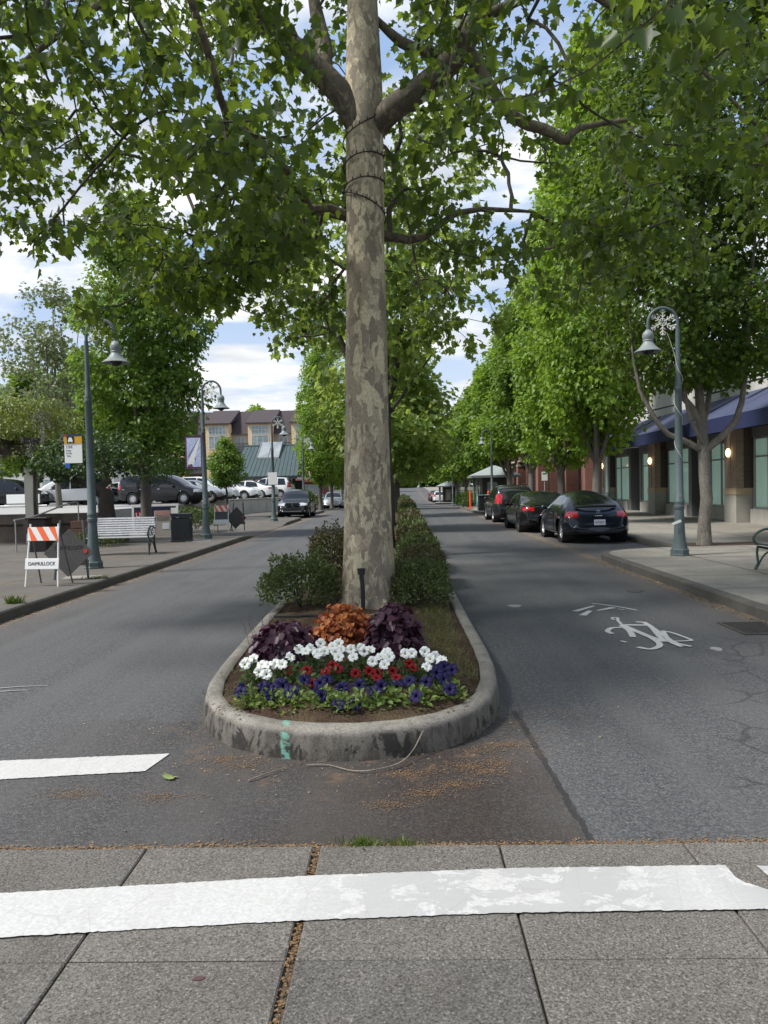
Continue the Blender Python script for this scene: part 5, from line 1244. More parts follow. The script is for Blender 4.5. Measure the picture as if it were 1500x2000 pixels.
# pale low wall with panels by the driveway
t = thing('low_wall', 'pale concrete low wall with panels in front of the white parked cars', 'wall', (0, 0, 0))
d = Vector((-9.2+12.2, 57.2-46.8)); L = d.length; a = math.atan2(d.y, d.x); k = 9
for i in range(k):
    c = Vector((-12.15, 46.7))+d*((i+.5)/k); MB().box((c.x, c.y, .50+ZG(c.y)), (L/k-.05, .22, 1.12), a).build('panel', mottled('pale_wall', (.40, .38, .34), (.52, .50, .46), 2, .8, .1), t, bevel=.015)
c = Vector((-12.15, 46.7))+d*.5; MB().box((c.x, c.y, 1.10+ZG(c.y)), (L+.1, .30, .08), a).build('coping', MATS['pale_wall'], t, bevel=.01)

# ---------- pergola with wisteria
t = thing('pergola', 'cream post and timber beams of a pergola on the left, buried in wisteria', 'pergola', (-11.9, 24.4, .14))
MB().box((0, 0, 1.45), (.30, .30, 2.9)).build('post', mottled('cream_post', (.42, .40, .33), (.52, .50, .43), 3, .7, 0), t, bevel=.01); MB().box((-4.2, 0, 1.45), (.30, .30, 2.9)).build('post', MATS['cream_post'], t, bevel=.01)
MB().box((0, 0, .58), (.40, .40, .5)).build('post_base', M_WALL, t)
M_BEAM = mottled('beam_grey', (.06, .052, .045), (.11, .095, .08), 4, .85, .2, 40, stretch=(.3, 1, 1))
MB().box((-2.6, 0, 3.0), (7.6, .14, .32)).build('beam', M_BEAM, t, bevel=.01)
for k in range(7): MB().box((-5.4+.95*k, .2, 3.25), (.09, 2.6, .18)).build('rafter', M_BEAM, t)
def wisteria():
    rng = np.random.default_rng(9); n = 5200
    T = []
    while len(T) < 480:
        x, y, z = rng.uniform(-15.4, -10.5), rng.uniform(23.2, 25.8), rng.uniform(2.95, 5.0)
        top = 4.75-.22*(x+12.8)**2*.35+.3*mnoise.noise((x*1.2, y, 0))
        if z < top and mnoise.noise((x*.9, y*.9, z*1.1)) > -.15: T.append((x, y, z))
    T = np.array(T); th = thing('wisteria', 'mound of yellow green wisteria foliage with faded lilac racemes over the pergola', 'plant', (0, 0, 0))
    link('foliage', scatter(T, 22, .32, .10, rng, .5, OVAL_LEAF, 'foliage', np.array((-12.8, 24.6, 3.2))), leafmat('wisteria_leaf', (.095, .13, .025), (.22, .26, .06), (.32, .36, .06), .35), th)
    P = []
    for k in range(15):
        x, y = rng.uniform(-13.6, -10.2), rng.uniform(23.1, 24.3); z = rng.uniform(2.7, 4.4) if x < -11.2 else rng.uniform(3.0, 4.7)
        for j in range(60): u = rng.random(); P.append((x+rng.normal(0, .05*(1-u*.7)), y+rng.normal(0, .05*(1-u*.7)), z-u*.55))
    P = np.array(P); nn = len(P)
    o = link('racemes', leaf_mesh('racemes', P, rng.normal(0, 1, (nn, 3)), rng.normal(0, 1, (nn, 3)), np.full(nn, .05), OVAL_LEAF), leafmat('raceme', (.22, .20, .19), (.40, .36, .40), (.3, .26, .3), .3), th)
    m = MB(); 
    for k in range(3): m.tube(crom([(-11.72+.03*k, 24.2+.05*k, .5), (-11.73+.02*k, 24.2, 1.6), (-11.76, 24.22, 2.6), (-12.3-.4*k, 24.3, 3.3)], 14), [.022]*14, 6)
    m.build('vine_stem', M_BARKD, th, fixn=False)
wisteria()

# ---------- small things on the island and the right
t = thing('standpipe', 'slim black capped pipe standing in front of the big trunk', 'pipe', (-.50, 9.2, .16))
MB().tube([(0, 0, 0), (.005, 0, .30), (-.01, 0, .52)], .026, 10).build('pipe', plain('pipe_black', (.012, .012, .014), .5), t, smooth=True); MB().lathe([(.045, .50), (.045, .545), (.05, .55), (.05, .57), (.03, .575)], 12, (-.01, 0, 0)).build('cap', MATS['pipe_black'], t)
tag(MB().tube(crom([(-1.5, 8.75, .245), (-1.25, 8.7, .25), (-1.05, 8.72, .252), (-.85, 8.62, .25)], 12), .016, 6).build('drip_hose', MATS['pipe_black'], smooth=True), 'black drip hose lying on the soil left behind the coral bells', 'hose')
t = thing('storm_drain', 'cast iron storm drain grate in the right gutter', 'drain', (3.97, 8.8, .004))
M_GRATE = mottled('grate_iron', (.045, .040, .037), (.075, .066, .06), 9, .7, .2, 60)
m = MB().box((0, -.44, .004), (.62, .05, .012)).box((0, .44, .004), (.62, .05, .012)).box((-.29, 0, .004), (.04, .84, .012)).box((.29, 0, .004), (.04, .84, .012)); m.build('frame', M_GRATE, t)
m = MB()
for k in range(11): m.box((0, -.37+.074*k, .002), (.54, .030, .010), R(12))
m.build('bars', M_GRATE, t); MB().box((0, 0, -.001), (.56, .82, .004)).build('pit', plain('pit_black', (.004, .004, .004), .9), t); t.scale = (.85, .8, 1)
tag(MB().lathe([(.13, -.003), (.13, .006), (.115, .008), (.02, .008)], 24).build('manhole_cover', M_GRATE, loc=(3.58, 11.97, .002)), 'small round dark manhole cover in the right lane near the pavement', 'manhole')
# orange marker post, paper boxes, dark crate by the kiosk
t = thing('marker_post', 'tall orange plastic marker post on the right kerb before the kiosks', 'post', (4.62, 52.2, .14))
MB().lathe([(.19, 0), (.19, .04), (.07, .06), (.062, 1.15), (.05, 1.2)], 16).build('post', plain('marker_orange', (.75, .07, .02), .5), t, smooth=True); MB().lathe([(.20, -.01), (.20, .035)], 8).build('base', plain('rubber', (.02, .02, .02), .8), t)
for (x, y, c, w, lab) in ((5.15, 50.6, 'teal_box', (.10, .30, .27), 'teal newspaper box with a pale front beside the orange post'), (5.7, 50.9, 'teal_box', (.10, .30, .27), 'teal newspaper box with an orange knob nearest the kiosk')):
    t = thing('newspaper_box', lab, 'newspaper box', (x, y, .14), R(-20), 'newspaper boxes by the nearer kiosk')
    MB().box((0, 0, .62), (.46, .42, .62)).build('body', plain(c, w, .5), t, bevel=.02); MB().box((0, -.215, .68), (.36, .012, .36)).build('window', mottled('news_front', (.35, .42, .40), (.6, .62, .6), 9, .4, 0), t)
    MB().box((0, 0, .16), (.10, .10, .30)).build('leg', M_DKMETAL, t); MB().box((0, 0, .02), (.42, .38, .04)).build('base', M_DKMETAL, t)
    if x > 5.5: MB().lathe([(.06, .93), (.08, 1.05), (.03, 1.2)], 10).build('knob', MATS['marker_orange'], t)
t = thing('planter_box', 'dark slatted planter box on the kerb in front of the parked dark hatchback', 'planter', (5.35, 47.6, .14)); MB().box((0, 0, .45), (1.3, .8, .9)).build('body', plain('planter_dark', (.02, .023, .026), .6), t, bevel=.02)
m = MB()
for k in range(7): m.box((-.54+.18*k, -.41, .45), (.12, .02, .78))
m.build('slats', MATS['planter_dark'], t); MB().box((0, 0, .92), (1.4, .9, .05)).build('rim', MATS['planter_dark'], t, bevel=.01)
t = thing('parking_sign', 'small white parking sign on a slim pole between right street trees', 'sign', (7.3, 39.5, .14)); MB().tube([(0, 0, 0), (0, 0, 2.2)], .025, 8).build('pole', M_STEEL, t); MB().box((0, -.03, 1.95), (.30, .01, .45)).build('panel', M_WHITE, t, bevel=.003)
MB().box((0, -.037, 2.08), (.2, .004, .08)).build('green_band', plain('sign_green', (.02, .25, .08), .5), t)
t = thing('speed_sign', 'small white sign on the lamp post before the green shelter', 'sign', (LX+.1, 37.78, 2.25)); MB().box((0, 0, 0), (.45, .012, .60)).build('panel', M_WHITE, t, bevel=.003); MB().box((0, .05, 0), (.1, .1, .08)).build('clamp', M_STEEL, t)
# ================================================================ VEHICLES
M_GLASS = plain('car_glass', (.012, .015, .017), .04, 0, .6)
M_TYRE = mottled('tyre', (.012, .012, .012), (.022, .022, .022), 12, .85, .1, 60)
M_RIM = plain('alloy', (.50, .51, .53), .3, .3)
M_BLACKP = plain('black_plastic', (.012, .012, .013), .55)
M_TAIL = plain('tail_red', (.42, .008, .012), .12, 0, .6, .6)
M_HEAD = plain('head_lamp', (.55, .57, .60), .1, .2, .8, .6)
M_CHROME = plain('chrome', (.62, .63, .65), .15, 1.0)
M_PLATE = plain('plate_white', (.66, .68, .72), .45)
def paint(name, c, metal=.3): return pbr('paint_'+name, None, c, .35, metal, .15, .8)
CAR_SPECS = {
 'beetle': dict(L=4.28, W=1.81, wheels=(-1.27, 1.27), r=.335, top=[(0, .46), (.008, .60), (.03, .74), (.07, .90), (.13, 1.08), (.20, 1.24), (.30, 1.39), (.40, 1.465), (.49, 1.485), (.57, 1.455), (.645, 1.32), (.735, 1.03), (.78, .95), (.88, .87), (.955, .74), (.99, .58), (1, .46)],
    belt=[(0, .40), (.06, .76), (.16, .93), (.3, .95), (.6, .93), (.75, .88), (.9, .76), (1, .42)], side=[(.285, .48, .10), (.495, .705, .09)], rear=(.10, .262), front=(.628, .738), tumble=.62, fender=.10, rk=.34, zrf=.24,
    patches=[('tail_light', (-2.2, -1.72), (.56, .95), (.74, .90), M_TAIL), ('head_light', (1.72, 2.2), (.5, .8), (.62, .80), M_HEAD)], plate=(-2.125, .60)),
 'sedan': dict(L=4.70, W=1.86, wheels=(-1.42, 1.44), r=.34, top=[(0, .50), (.008, .72), (.018, .90), (.03, .965), (.09, 1.01), (.15, 1.09), (.25, 1.27), (.36, 1.40), (.47, 1.445), (.57, 1.39), (.65, 1.24), (.745, .98), (.85, .90), (.94, .78), (.99, .60), (1, .46)],
    belt=[(0, .44), (.02, .84), (.08, .93), (.3, .94), (.65, .90), (.8, .82), (.94, .70), (1, .42)], side=[(.24, .455, .10), (.47, .66, .08)], rear=(.115, .335), front=(.575, .742), tumble=.36, fender=.03,
    patches=[('tail_light', (-2.4, -2.02), (.50, .95), (.78, .90), M_TAIL), ('head_light', (1.95, 2.4), (.45, .95), (.60, .74), M_HEAD)], plate=(-2.345, .66)),
 'suv': dict(L=4.55, W=1.86, wheels=(-1.36, 1.33), r=.35, top=[(0, .52), (.006, .90), (.018, 1.08), (.05, 1.35), (.085, 1.55), (.13, 1.645), (.25, 1.685), (.42, 1.69), (.53, 1.63), (.61, 1.44), (.705, 1.11), (.78, 1.03), (.92, .93), (.98, .74), (1, .50)],
    belt=[(0, .48), (.012, .92), (.06, 1.06), (.3, 1.05), (.65, 1.00), (.8, .94), (.93, .80), (1, .45)], side=[(.10, .24, .06), (.255, .44, .03), (.455, .64, .08)], rear=(.022, .098), front=(.545, .705), tumble=.28, fender=.03,
    patches=[('tail_light', (-2.4, -1.95), (.60, .95), (.86, 1.28), M_TAIL), ('head_light', (1.9, 2.4), (.45, .95), (.74, .90), M_HEAD)], plate=(-2.28, .80)),
 'van': dict(L=5.15, W=1.98, wheels=(-1.55, 1.50), r=.35, top=[(0, .52), (.006, .95), (.015, 1.12), (.035, 1.42), (.06, 1.62), (.11, 1.71), (.25, 1.75), (.50, 1.75), (.60, 1.69), (.68, 1.50), (.80, 1.12), (.86, 1.02), (.95, .86), (.985, .68), (1, .48)],
    belt=[(0, .48), (.012, .96), (.06, 1.06), (.4, 1.02), (.7, .97), (.85, .90), (.95, .74), (1, .43)], side=[(.06, .25, .04), (.265, .46, .02), (.475, .71, .12)], rear=(.016, .062), front=(.605, .80), tumble=.24, fender=.02,
    patches=[('tail_light', (-2.7, -2.30), (.68, .99), (.86, 1.15), M_TAIL), ('head_light', (2.1, 2.6), (.5, .99), (.66, .82), M_HEAD)], plate=(-2.58, .80)),
}
def car_parts(kind):
    S = CAR_SPECS[kind]; L, W, r = S['L'], S['W'], S['r']; N = 130; NS, NG, NR = 14, 7, 10
    top = lambda u: float(np.interp(u, *zip(*S['top']))); belt = lambda u: float(np.interp(u, *zip(*S['belt'])))
    us = [.5-.5*math.cos(math.pi*i/(N-1)) for i in range(N)]
    us = [.35*i/(N-1)+.65*u for i, u in enumerate(us)]
    # smooth the profiles a little
    tz = np.array([top(u) for u in us]); bz = np.array([belt(u) for u in us])
    for _ in range(4): tz[1:-1] = .25*tz[:-2]+.5*tz[1:-1]+.25*tz[2:]; bz[1:-1] = .25*bz[:-2]+.5*bz[1:-1]+.25*bz[2:]
    V = []; K = 4+NS+NG+NR
    for i, u in enumerate(us):
        x = (u-.5)*L; e = max(0, (abs(u-.5)-.36)/.14); w = W/2*(1-.24*e**2.4); zb = .20+.14*e**2
        zt = tz[i]; zbe = min(bz[i], zt-.035); zbe = max(zbe, zb+.14); zt = max(zt, zbe+.02); g = zt-zbe
        wb = w*.965; zr = zbe+g*(.5+S.get('zrf', .37)*sstep(.12, .4, g)); wr = wb-(.045+S['tumble']*max(0, g-.08))
        row = [(0, zb), (w*.70, zb), (w*.93, zb+.02), (w*.975, zb+.07)]
        for k in range(NS):
            s = k/(NS-1); z = zb+.11+(zbe-zb-.11)*s; y = w*(1-.035*(abs(s-.45)/.55)**2.2)
            for xw in S['wheels']: y += S['fender']*math.exp(-((x-xw)/.46)**2)*max(0, 1-(s)**2.4)*(1-e*.5)
            row.append((y, z))
        y0 = row[-1][0]
        for k in range(1, NG+1): s = k/NG; row.append((y0+(wr-y0)*s+.02*math.sin(math.pi*s)*min(1, g*2), zbe+(zr-zbe)*s))
        for k in range(1, NR+1): s = k/NR; row.append((wr*(1-s)**.9 if s < 1 else 0, zr+(zt-zr)*(1-(1-s)**2.3)))
        V.append([(x, y, z) for y, z in row])
    ra = r+.05
    P = {}
    def put(name, quad, mirror):
        key = name; mb = P.setdefault(key, {'v': {}, 'f': [], 'l': []})
        f = []
        for q in quad:
            i, k = q; p = V[i][k]; s = -1 if mirror else 1
            id_ = (i, k, s if p[1] != 0 else 1)
            if id_ not in mb['v']: mb['v'][id_] = len(mb['l']); mb['l'].append((p[0], p[1]*s, p[2]))
            f.append(mb['v'][id_])
        mb['f'].append(f[::-1] if mirror else f)
    # snap to the wheel arches
    for i in range(N):
        for k in range(1, 4+NS):
            x, y, z = V[i][k]
            for xw in S['wheels']:
                d = math.hypot(x-xw, z-r)
                if abs(d-ra) < .034 and d > 0: V[i][k] = (xw+(x-xw)*ra/d, y, r+(z-r)*ra/d)
    for i in range(N-1):
        for k in range(K-1):
            q = [(i, k), (i+1, k), (i+1, k+1), (i, k+1)]
            c = [sum(V[a][b][j] for a, b in q)/4 for j in range(3)]; u = c[0]/L+.5
            if 1 <= k < 4+NS and any(math.hypot(c[0]-xw, c[2]-r) < ra-.012 for xw in S['wheels']): continue
            name = 'body'; g = tz[i]-bz[i]
            kg = (k-(3+NS)+.5)/NG
            if 3+NS <= k < 3+NS+NG and g > .13:
                for wi, (a, b, sl) in enumerate(S['side']):
                    if .06 < kg < .93:
                        lo, hi = a+(sl*kg*.35 if wi == 0 else 0), b-(sl*kg if wi == len(S['side'])-1 else 0)
                        if lo < u < hi: name = 'side_window_%d' % wi
            elif k >= 3+NS+NG-0:
                kk = (k-(3+NS+NG))/NR
                if S['rear'][0] < u < S['rear'][1] and kk > S.get('rk', .06): name = 'rear_window'
                elif S['front'][0] < u < S['front'][1] and kk > .06: name = 'windscreen'
            if k < 4 and name == 'body': name = 'underbody'
            for (pn, xr, yr, zr_, pm) in S['patches']:
                if xr[0] < c[0] < xr[1] and yr[0] < c[1] < yr[1] and zr_[0] < c[2] < zr_[1]: name = pn
            if name.startswith('side_window') or name in ('tail_light', 'head_light'):
                put(name+'_a', q, False); put(name+'_b', q, True)
            else: put(name, q, False); put(name, q, True)
    for i in (0, N-1):
        ring = [(i, k) for k in range(K)]
        for k in range(K-2): put('body', [(i, 0), (i, k+1), (i, k+2)], False); put('body', [(i, 0), (i, k+1), (i, k+2)], True)
    out = {}
    for nm, mb in P.items():
        me = bpy.data.meshes.new(nm); me.from_pydata(mb['l'], [], mb['f']); me.update()
        bm = bmesh.new(); bm.from_mesh(me); bmesh.ops.remove_doubles(bm, verts=bm.verts, dist=.0004); bmesh.ops.recalc_face_normals(bm, faces=bm.faces); bm.to_mesh(me); bm.free()
        me.polygons.foreach_set('use_smooth', [True]*len(me.polygons)); out[nm] = me
    return out
CAR_MESH = {}
def car(name, label, kind, loc, rz, mat, group=None, detail=False, plate=None, dark_rim=False, cat='car'):
    S = CAR_SPECS[kind]; L, W, r = S['L'], S['W'], S['r']
    if kind not in CAR_MESH: CAR_MESH[kind] = car_parts(kind)
    t = thing(name, label, cat, (loc[0], loc[1], (loc[2] if len(loc) > 2 else ZG(loc[1]))+.003), rz, group)
    body = None
    for nm, me in sorted(CAR_MESH[kind].items()):
        base = nm.split('_a')[0].split('_b')[0]
        pn = 'body' if nm == 'body' else 'underbody' if nm == 'underbody' else 'side_window' if nm.startswith('side_window') else 'tail_light' if nm.startswith('tail') else 'head_light' if nm.startswith('head') else nm
        m = {'body': mat, 'underbody': M_BLACKP, 'side_window': M_GLASS, 'tail_light': M_TAIL, 'head_light': M_HEAD}.get(pn, M_GLASS)
        o = bpy.data.objects.new(pn, me); COL.objects.link(o); o.parent = t
        if not me.materials: me.materials.append(m)
        o.material_slots[0].link = 'OBJECT'; o.material_slots[0].material = m
    wy = W/2-.115
    for xw in S['wheels']:
        for s in (-1, 1):
            m = MB().lathe([(.60*r, -.095), (.82*r, -.115), (.96*r, -.105), (r, -.075), (r, .075), (.96*r, .105), (.82*r, .115), (.60*r, .095)], 28, (0, 0, 0), 'Y', caps=False)
            wh = m.build('wheel', M_TYRE, t, smooth=True, loc=(xw, s*wy, r)); m = MB()
            m.lathe([(.66*r, -.07), (.68*r, .075*1), (.63*r, .09), (.60*r, .075), (.59*r, -.06)], 24, (0, 0, 0), 'Y', caps=False)
            for k in range(10): a = 2*math.pi*k/10; m.box((.35*r*math.cos(a), .055, .35*r*math.sin(a)), (.56*r, .03, .055), 0, 0, -a)
            m.lathe([(.13*r, .03), (.13*r, .08), (.02, .09)], 12, (0, 0, 0), 'Y')
            m.lathe([(.60*r, -.03), (.02, -.03)], 16, (0, 0, 0), 'Y')
            if s < 0: m.v = [(x, -y, z) for x, y, z in m.v]
            m.build('rim', M_BLACKP if dark_rim else M_RIM, wh, smooth=True)
            MB().lathe([(r+.052, .12), (r+.052, -.20), (.03, -.20)] if s > 0 else [(r+.052, -.12), (r+.052, .20), (.03, .20)], 24, (xw, s*wy, r), 'Y', caps=False).build('wheel_arch', M_BLACKP, t, fixn=False)
    for s in (-1, 1):
        u = S['side'][-1][1]-.02; x = (u-.5)*L; zb_ = float(np.interp(u, *zip(*S['belt'])))
        m = MB().ball((x-.05, s*(W/2+.06), zb_+.06), (.07, .10, .07), 12, 8); m.tube([(x, s*(W/2-.06), zb_+.01), (x-.03, s*(W/2+.03), zb_+.04)], .022, 6); m.build('mirror', mat, t, smooth=True)
        if detail:
            for (a, b, sl) in S['side']:
                xx = (b-.03-.5)*L if False else ((a+.02)-.5)*L; MB().box((xx+.06, s*(W/2-.012), .82 if kind == 'beetle' else .88), (.16, .03, .028)).build('door_handle', M_CHROME, t, bevel=.006)
            # door seams
            for f in ([S['side'][0][1]+.005, S['side'][-1][1]-.02] if kind == 'beetle' else [S['side'][k][1]+.005 for k in range(len(S['side'])-1)]):
                i = f
    px, pz = S['plate']
    p = MB().box((0, 0, 0), (.012, .31, .155)).build('plate', M_PLATE, t, bevel=.003); p.location = (px, 0, pz); p.rotation_euler = (0, R(8), 0)
    if plate: text('lettering', plate, .085, plain('plate_ink', (.06, .08, .18), .5), p, Matrix.Translation((-.0075, 0, -.008)) @ Matrix.Rotation(-math.pi/2, 4, 'Z') @ M90, width=.25)
    return t
NAVYP = paint('midnight', (.010, .013, .024), .35); BLK = paint('black', (.006, .006, .007), .0); GRAPH = paint('graphite', (.026, .028, .031), .5)
WHT = paint('white', (.72, .73, .73), 0); SIL = paint('silver', (.36, .38, .40), .6); DKBL = paint('dark_blue', (.02, .03, .06), .4)
UP = math.pi/2; DN = -math.pi/2
bt = car('beetle_car', 'rounded dark navy hatchback with red lamps and white plate, rearmost of the right row', 'beetle', (5.42, 23.5), UP+R(1.0), NAVYP, 'dark cars parked on the right', True, 'BMY0817')
def beetle_trim(t):
    def on(x, z): return x, z
    # emblem, hatch handle, spoiler lip, reflectors, rear diffuser, side strip
    e = MB().lathe([(.058, -.012), (.058, .004), (.048, .008), (.046, .002), (.002, .002)], 22, (0, 0, 0), 'X').build('emblem', M_CHROME, t, smooth=True)
    e.location = (-1.985, 0, .885); e.rotation_euler = (0, R(-28)+math.pi, 0)
    m = MB()
    for a, b in (((-.022, .03), (-.006, -.002)), ((.022, .03), (.006, -.002)), ((-.036, .008), (-.018, -.034)), ((-.018, -.034), (0, -.004)), ((0, -.004), (.018, -.034)), ((.018, -.034), (.036, .008))):
        m.tube([(.008, a[0], a[1]), (.008, b[0], b[1])], .005, 5)
    m.build('emblem_letters', M_CHROME, e)
    MB().tube(crom([(-1.66, -.60, 1.03), (-1.80, -.30, 1.035), (-1.83, 0, 1.04), (-1.80, .30, 1.035), (-1.66, .60, 1.03)], 20), [.012]+[.034]*18+[.012], 8).build('spoiler', M_BLACKP, t, smooth=True)
    for s in (-1, 1): MB().box((-2.085, s*.52, .46), (.04, .26, .035), s*R(-14)).build('reflector', M_TAIL, t, bevel=.006)
    MB().box((-2.06, 0, .335), (.10, 1.1, .11)).build('diffuser', M_BLACKP, t, bevel=.02)
    for s in (-1, 1): MB().box((0, s*.925, .285), (1.75, .02, .022)).build('sill_strip', M_CHROME, t)
    for s in (-1, 1):
        m = MB(); m.tube([(-.30, s*.898, .90), (-.33, s*.915, .60), (-.30, s*.90, .32)], .006, 4).tube([(.82, s*.895, .88), (.86, s*.915, .62), (.80, s*.90, .32)], .006, 4); m.build('door_seam', M_BLACKP, t)
    MB().box((-2.02, -.58, .34), (.14, .10, .05)).build('exhaust', M_CHROME, t, bevel=.015)
    m = MB().tube([(-2.0, -.10, .775), (-2.0, .10, .775)], .010, 6); m.build('hatch_handle', M_CHROME, t)
beetle_trim(bt)
sd_ = car('sedan_car', 'low glossy black sedan parked between the navy hatchback and the tall dark hatchback', 'sedan', (5.02, 28.95), UP+R(.8), BLK, 'dark cars parked on the right', True, 'CFK2291', True)
MB().box((-2.18, 0, 1.0), (.10, 1.3, .02)).build('boot_lip', M_BLACKP, sd_)
su_ = car('sport_utility_car', 'tall graphite hatchback with upright red lamps, farthest ahead of the right row', 'suv', (5.02, 36.5), UP+R(.6), GRAPH, 'dark cars parked on the right', True, 'BTX4410')
for s in (-1, 1): MB().tube([(-1.5, s*.66, 1.71), (.15, s*.66, 1.73)], .02, 6).build('roof_rail', M_BLACKP, su_)
MB().ball((-1.55, 0, 1.71), (.12, .03, .06), 8, 6).build('fin_aerial', M_BLACKP, su_, smooth=True)
ls = car('sport_utility_car', 'black car facing the camera at the left kerb beside a lamp post', 'suv', (-6.42, 46.8), DN, BLK, None, True)
m = MB()
for s in (-1, 1): m.box((2.262, s*.22, .80), (.05, .36, .20))
m.build('grille', plain('grille_black', (.006, .006, .007), .3), ls, bevel=.02)
for s in (-1, 1): MB().box((2.20, s*.66, .42), (.10, .20, .06), s*R(-20)).build('fog_trim', M_CHROME, ls, bevel=.01)
MB().box((2.255, 0, .42), (.05, 1.1, .05)).build('bumper_strip', M_CHROME, ls); MB().box((2.21, 0, .52), (.1, 1.0, .16)).build('air_intake', M_BLACKP, ls)
car('hatchback_car', 'light silver car facing the camera under the trees, just left of the big trunk', 'suv', (-6.75, 76), DN, SIL, 'cars along the left kerb')
car('hatchback_car', 'white car behind the silver one, half hidden by the big trunk', 'sedan', (-6.6, 85), DN, WHT, 'cars along the left kerb')
car('minivan', 'black minivan seen from its side in the left parking lot behind the columnar tree', 'van', (-13.85, 44.6, 1.0), R(-6), BLK, None, True, cat='van')
GLC = 'cars in the raised left parking lot'
for (k, x, y, rz, m, lab, nm) in (('sedan', -13.2, 48.2, -4, SIL, 'silver sedan nosing out beyond the black minivan', 'sedan_car'), ('suv', -13.3, 51.4, -4, WHT, 'white hatchback beyond the silver sedan, left of the small dark tree', 'hatchback_car'),
    ('sedan', -12.4, 54.6, -6, WHT, 'white sedan with its nose right of the small dark tree', 'sedan_car'), ('sedan', -11.9, 58.6, 172, WHT, 'white sedan in front of the green roofed shelter', 'sedan_car'), ('suv', -10.9, 61.3, 176, WHT, 'tall white car nearest the green shelter posts', 'hatchback_car'),
    ('sedan', -18.9, 51, 186, WHT, 'white car between the dark trunk and the black minivan', 'sedan_car'), ('van', -20.6, 47, 200, WHT, 'white van between the pergola post and the near lamp post', 'van'), ('suv', -19.6, 49.5, 0, DKBL, 'dark blue pickup just left of the near lamp post', 'pickup_truck'),
    ('suv', -23.2, 45.5, 4, BLK, 'black car left of the pergola post', 'hatchback_car'), ('sedan', -26.6, 46, 3, GRAPH, 'dark car at the left picture edge in the lot', 'sedan_car'), ('suv', -16.2, 56, 3, SIL, 'silver car behind the black minivan roof', 'hatchback_car')):
    car(nm, lab, k, (x, y, 1.0), R(rz), m, GLC)
for (k, x, y, m, lab, nm) in (('suv', 5.45, 113, WHT, 'far white car parked on the right below the farther kiosk', 'hatchback_car'), ('sedan', 5.3, 121, BLK, 'far dark car parked ahead of the far white car on the right', 'sedan_car'), ('suv', 5.3, 128, GRAPH, 'farthest grey car parked on the right', 'hatchback_car')):
    car(nm, lab, k, (x, y), UP, m, 'far cars on the right')
# ================================================================ BUILDINGS
def brickfn(c1, c2, mortar, sc=1.0):
    def fn(t, co, b):
        s = t.sep(co); v = t.comb(t.math('ADD', s[0], s[1]), s[2], 0.0)
        br = t.n('ShaderNodeTexBrick', i_Vector=v, i_Color1=(*c1, 1), i_Color2=(*c2, 1), i_Mortar=(*mortar, 1)); br.inputs['Scale'].default_value = 1.0
        br.inputs['Brick Width'].default_value = .21*sc; br.inputs['Row Height'].default_value = .075*sc; br.inputs['Mortar Size'].default_value = .008*sc
        n = t.noise(co, 3, 4, .6); t.set(b.inputs['Base Color'], t.mix(t.math('MULTIPLY', n, .5), br.outputs[0], tuple(x*.5 for x in c1)))
        bump(t, b, br.outputs['Fac'], -.4, .006)
    return fn
M_BRTAN = pbr('tan_brick', brickfn((.28, .195, .14), (.35, .25, .185), (.32, .28, .24)), rough=.85)
M_BRDARK = pbr('dark_brick', brickfn((.07, .045, .035), (.10, .065, .05), (.10, .09, .08)), rough=.85)
M_BRRED = pbr('red_brick', brickfn((.20, .070, .050), (.27, .10, .07), (.22, .18, .15)), rough=.85)
M_STONE = mottled('cast_stone', (.34, .31, .26), (.44, .41, .35), 3, .8, .1)
M_BASE = mottled('base_concrete', (.26, .25, .22), (.36, .345, .31), 2.5, .8, .1, stretch=(1, 1, .5))
M_STUCCO = mottled('pale_stucco', (.44, .43, .41), (.54, .53, .50), 1.5, .85, .05)
M_FRAME = plain('window_frame', (.27, .29, .29), .45, .1)
M_HEADER = plain('grey_header', (.14, .15, .155), .5)
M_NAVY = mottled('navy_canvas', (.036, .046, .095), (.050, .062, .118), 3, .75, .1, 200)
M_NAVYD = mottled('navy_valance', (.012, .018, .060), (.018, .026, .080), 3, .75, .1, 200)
def shopglass(t, co, b):
    n = t.noise(t.scale(co, (1, 1, .4)), 1.2, 3, .5); t.set(b.inputs['Base Color'], t.mix(t.ramp(n, [(.35, 0.0), (.65, 1.0)]), (.36, .52, .45), (.52, .68, .60)))
M_SHOPG = pbr('frosted_shop_glass', shopglass, rough=.08, spec=.6)
_b = [n for n in M_SHOPG.node_tree.nodes if n.type == 'BSDF_PRINCIPLED'][0]; _b.inputs['Emission Color'].default_value = (.55, .85, .72, 1); _b.inputs['Emission Strength'].default_value = .07   # low glow added to brighten the frosted panes; interior assumed lit
M_DARKIN = plain('dark_recess', (.012, .014, .016), .6)
XF = 12.4
t = thing('shop_building', 'pale shop with navy awnings, tan brick piers and green tinted windows on the right', 'building', (XF, 0, .14))
MB().span((1.6, 8, -.3), (14, 50.2, 7.2)).build('wall', M_STUCCO, t)
MB().span((1.3, 7.9, 7.2), (14.2, 50.3, 7.55)).build('cornice', M_STONE, t)
MB().span((.25, 8, 4.35), (1.6, 50.2, 7.0)).build('upper_wall', M_STUCCO, t)
piers = [10.7, 19.6, 28.5, 37.4, 46.3]
